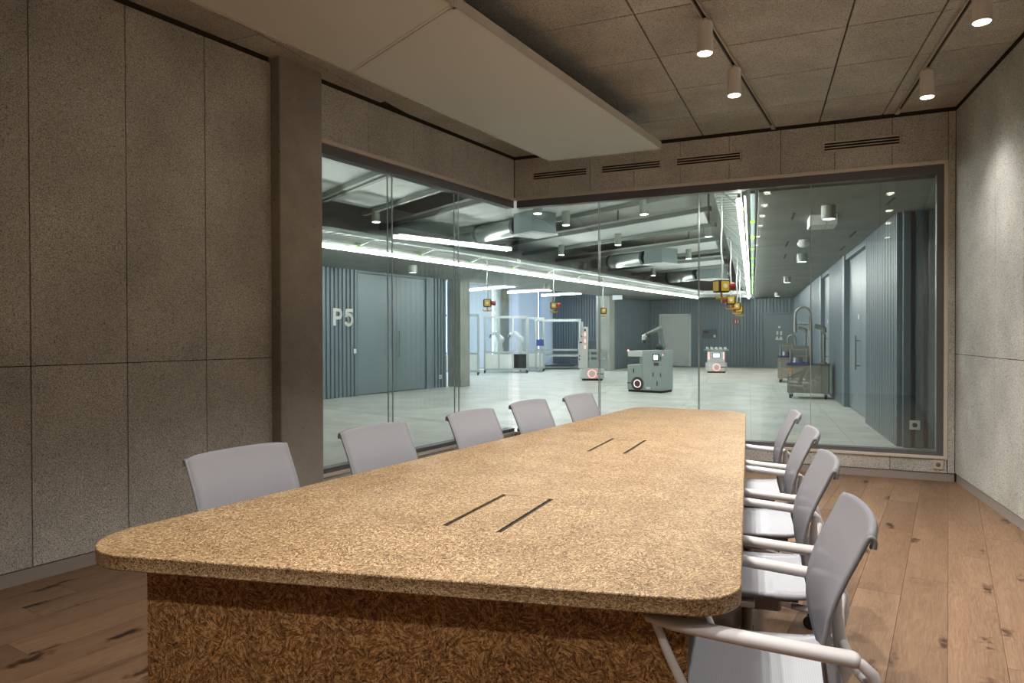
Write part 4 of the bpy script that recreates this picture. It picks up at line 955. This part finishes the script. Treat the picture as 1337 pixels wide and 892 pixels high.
# open gantry bench
t = thing('gantry_bench', 'open aluminium gantry frame with workbench before the ribbed wall', 'workstation', (-9.3, 26.0, 0), R(12))
for x in (-.85, .85):
    for y in (-.5, .5): MB().box((x-.04,y-.04,.06), (x+.04,y+.04,1.95)).build('post', M['alup'], t); MB().cyl((x,y), .03, 0, .06, 8).build('foot', M['black'], t)
for y in (-.5, .5): MB().box((-.85,y-.04,1.88), (.85,y+.04,1.96)).build('top_beam', M['alup'], t); MB().box((-.85,y-.03,.5), (.85,y+.03,.58)).build('rail', M['alup'], t)
for x in (-.85, .85): MB().box((x-.04,-.5,1.88), (x+.04,.5,1.96)).build('top_beam', M['alup'], t)
MB().box((-.95,-.45,.72), (.75,.45,.78)).build('worktop', M['alup'], t); MB().box((-.8,-.4,.1), (.6,.4,.14)).build('lower_shelf', M['robod'], t)
t = thing('low_trolley', 'low grey cabinet behind the gantry bench', 'cabinet', (-8.3, 28.3, 0), R(0)); MB().box((-.7,-.3,.08), (.7,.3,1.1)).build('body', M['ribdk'], t, bevel=.01); MB().box((-.72,-.32,1.1), (.72,.32,1.14)).build('cabinet_top', M['rib'], t)
MB().box((-.6,-.25,0), (.6,.25,.08)).build('plinth', M['black'], t)
t = thing('monitor', 'small monitor with blue screen on the robot cell edge', 'monitor', (-9.05, 23.2, 0), R(10)); MB().box((-.13,-.03,.95), (.13,.03,1.18)).build('monitor_body', M['robod'], t, bevel=.008); MB().box((-.1,-.034,.98), (.1,-.03,1.15)).build('display', M['blue'], t); MB().bar((0,.0,.72), (0,.0,.97), .04, .04).build('stand', M['alup'], t); MB().box((-.1,-.1,.0), (.1,.1,.03)).bar((0,0,.03), (0,0,.72), .05, .05).build('pedestal', M['alup'], t)
# stainless carts
def cart(loc, rz, label, tall):
    t = thing('stainless_cart', label, 'cart', loc, rz)
    b = MB().box((-.4,-.3,.12), (.4,.3,.7)).build('cabinet_body', M['steel'], t, bevel=.008)
    for x in (-.3, .26): MB().box((x-.002,-.303,.13), (x+.002,-.299,.69)).build('panel_joint', M['robod'], b)
    MB().box((-.42,-.32,.7), (.42,.32,.725)).build('cart_top', M['robod'], t, bevel=.004)
    MB().box((-.40,-.31,.725), (.0,.25,.75)).build('blue_mat', M['blue'], t)
    m = MB().tube([(-.34,-.3,.62), (-.34,-.318,.62)], .03, 12).build('stop_button_plate', M['yellow'], t); MB().tube([(-.34,-.316,.62), (-.34,-.335,.62)], .017, 10).build('stop_button', M['red'], m)
    m = MB()
    for z in (.54, .48, .42): m.tube([(-.34,-.3,z), (-.34,-.31,z)], .013, 8)
    m.build('indicator', M['sign'], t)
    for x in (-.34, .34):
        for y in (-.24, .24):
            c = MB().tube([(x-.02,y,.05), (x+.02,y,.05)], .05, 14).build('caster', M['caster'], t); MB().box((x-.035,y-.03,.08), (x+.035,y+.03,.12)).build('fork', M['galv'], c)
    # gooseneck pipe
    x0 = .04
    pts = [(x0,0,.73), (x0,0,1.75)] + [(x0-.15+.15*math.cos(R(a)), 0, 1.75+.17*math.sin(R(a))) for a in range(15, 181, 15)] + [(x0-.3,0,1.6)] if tall else [(x0,0,.73), (x0,0,1.2)] + [(x0-.1+.1*math.cos(R(a)), 0, 1.2+.12*math.sin(R(a))) for a in range(15, 181, 15)] + [(x0-.2,0,1.1)]
    MB().tube(pts, [.03]+[.024]*(len(pts)-1), 12).build('gooseneck_pipe', M['steel'], t)
    if tall:
        MB().tube([(x0,0,.75), (x0,0,1.6)], .032, 12).build('riser', M['steel'], t); MB().tube([(x0,0,1.55), (x0-.3,0,1.55)], .014, 8).build('cross_bar', M['steel'], t); MB().tube([(x0-.3,0,1.62), (x0-.3,0,1.4)], .034, 12).build('nozzle', M['steel'], t)
    MB().tube([(.3,0,.725), (.3,0,1.35)], .03, 12).build('screen_post', M['steel'], t); MB().tube([(.3,0,.725), (.3,0,.76)], .055, 14).build('post_flange', M['steel'], t)
    MB().tube([(.3,0,1.38), (.3,0,1.45), (.2,0,1.5), (.12,0,1.52)], [.05,.055,.05,.045], 12).build('post_elbow', M['tablet'], t)
    MB().box((.0,-.16,1.42), (.06,.16,1.72)).build('control_screen', M['tablet'], t, bevel=.01)
    m = MB()
    for x in (-.34, -.02):
        for y in (-.2, .15): m.tube([(x,y,.75), (x,y,1.05 if y < 0 else .95)], .018, 10)
    m.tube([(-.36,-.2,1.03), (.0,-.2,1.03)], .014, 8); m.box((-.3,-.24,.86), (.02,.2,.885)); m.build('test_rig', M['steel'], t)
    MB().box((-.3,.05,.9), (.0,.08,1.1)).build('rig_plate', M['tablet'], t)
    MB().tube([(-.2,-.05,.75), (-.2,-.05,.86)], .09, 16).build('drive_motor', M['galv'], t)
cart((-.13, 15.95, 0), R(-2), 'stainless cart with tall gooseneck pipe and control screen by the right wall', True)
cart((-.55, 21.0, 0), R(-2), 'second stainless cart half hidden behind the near one', False)
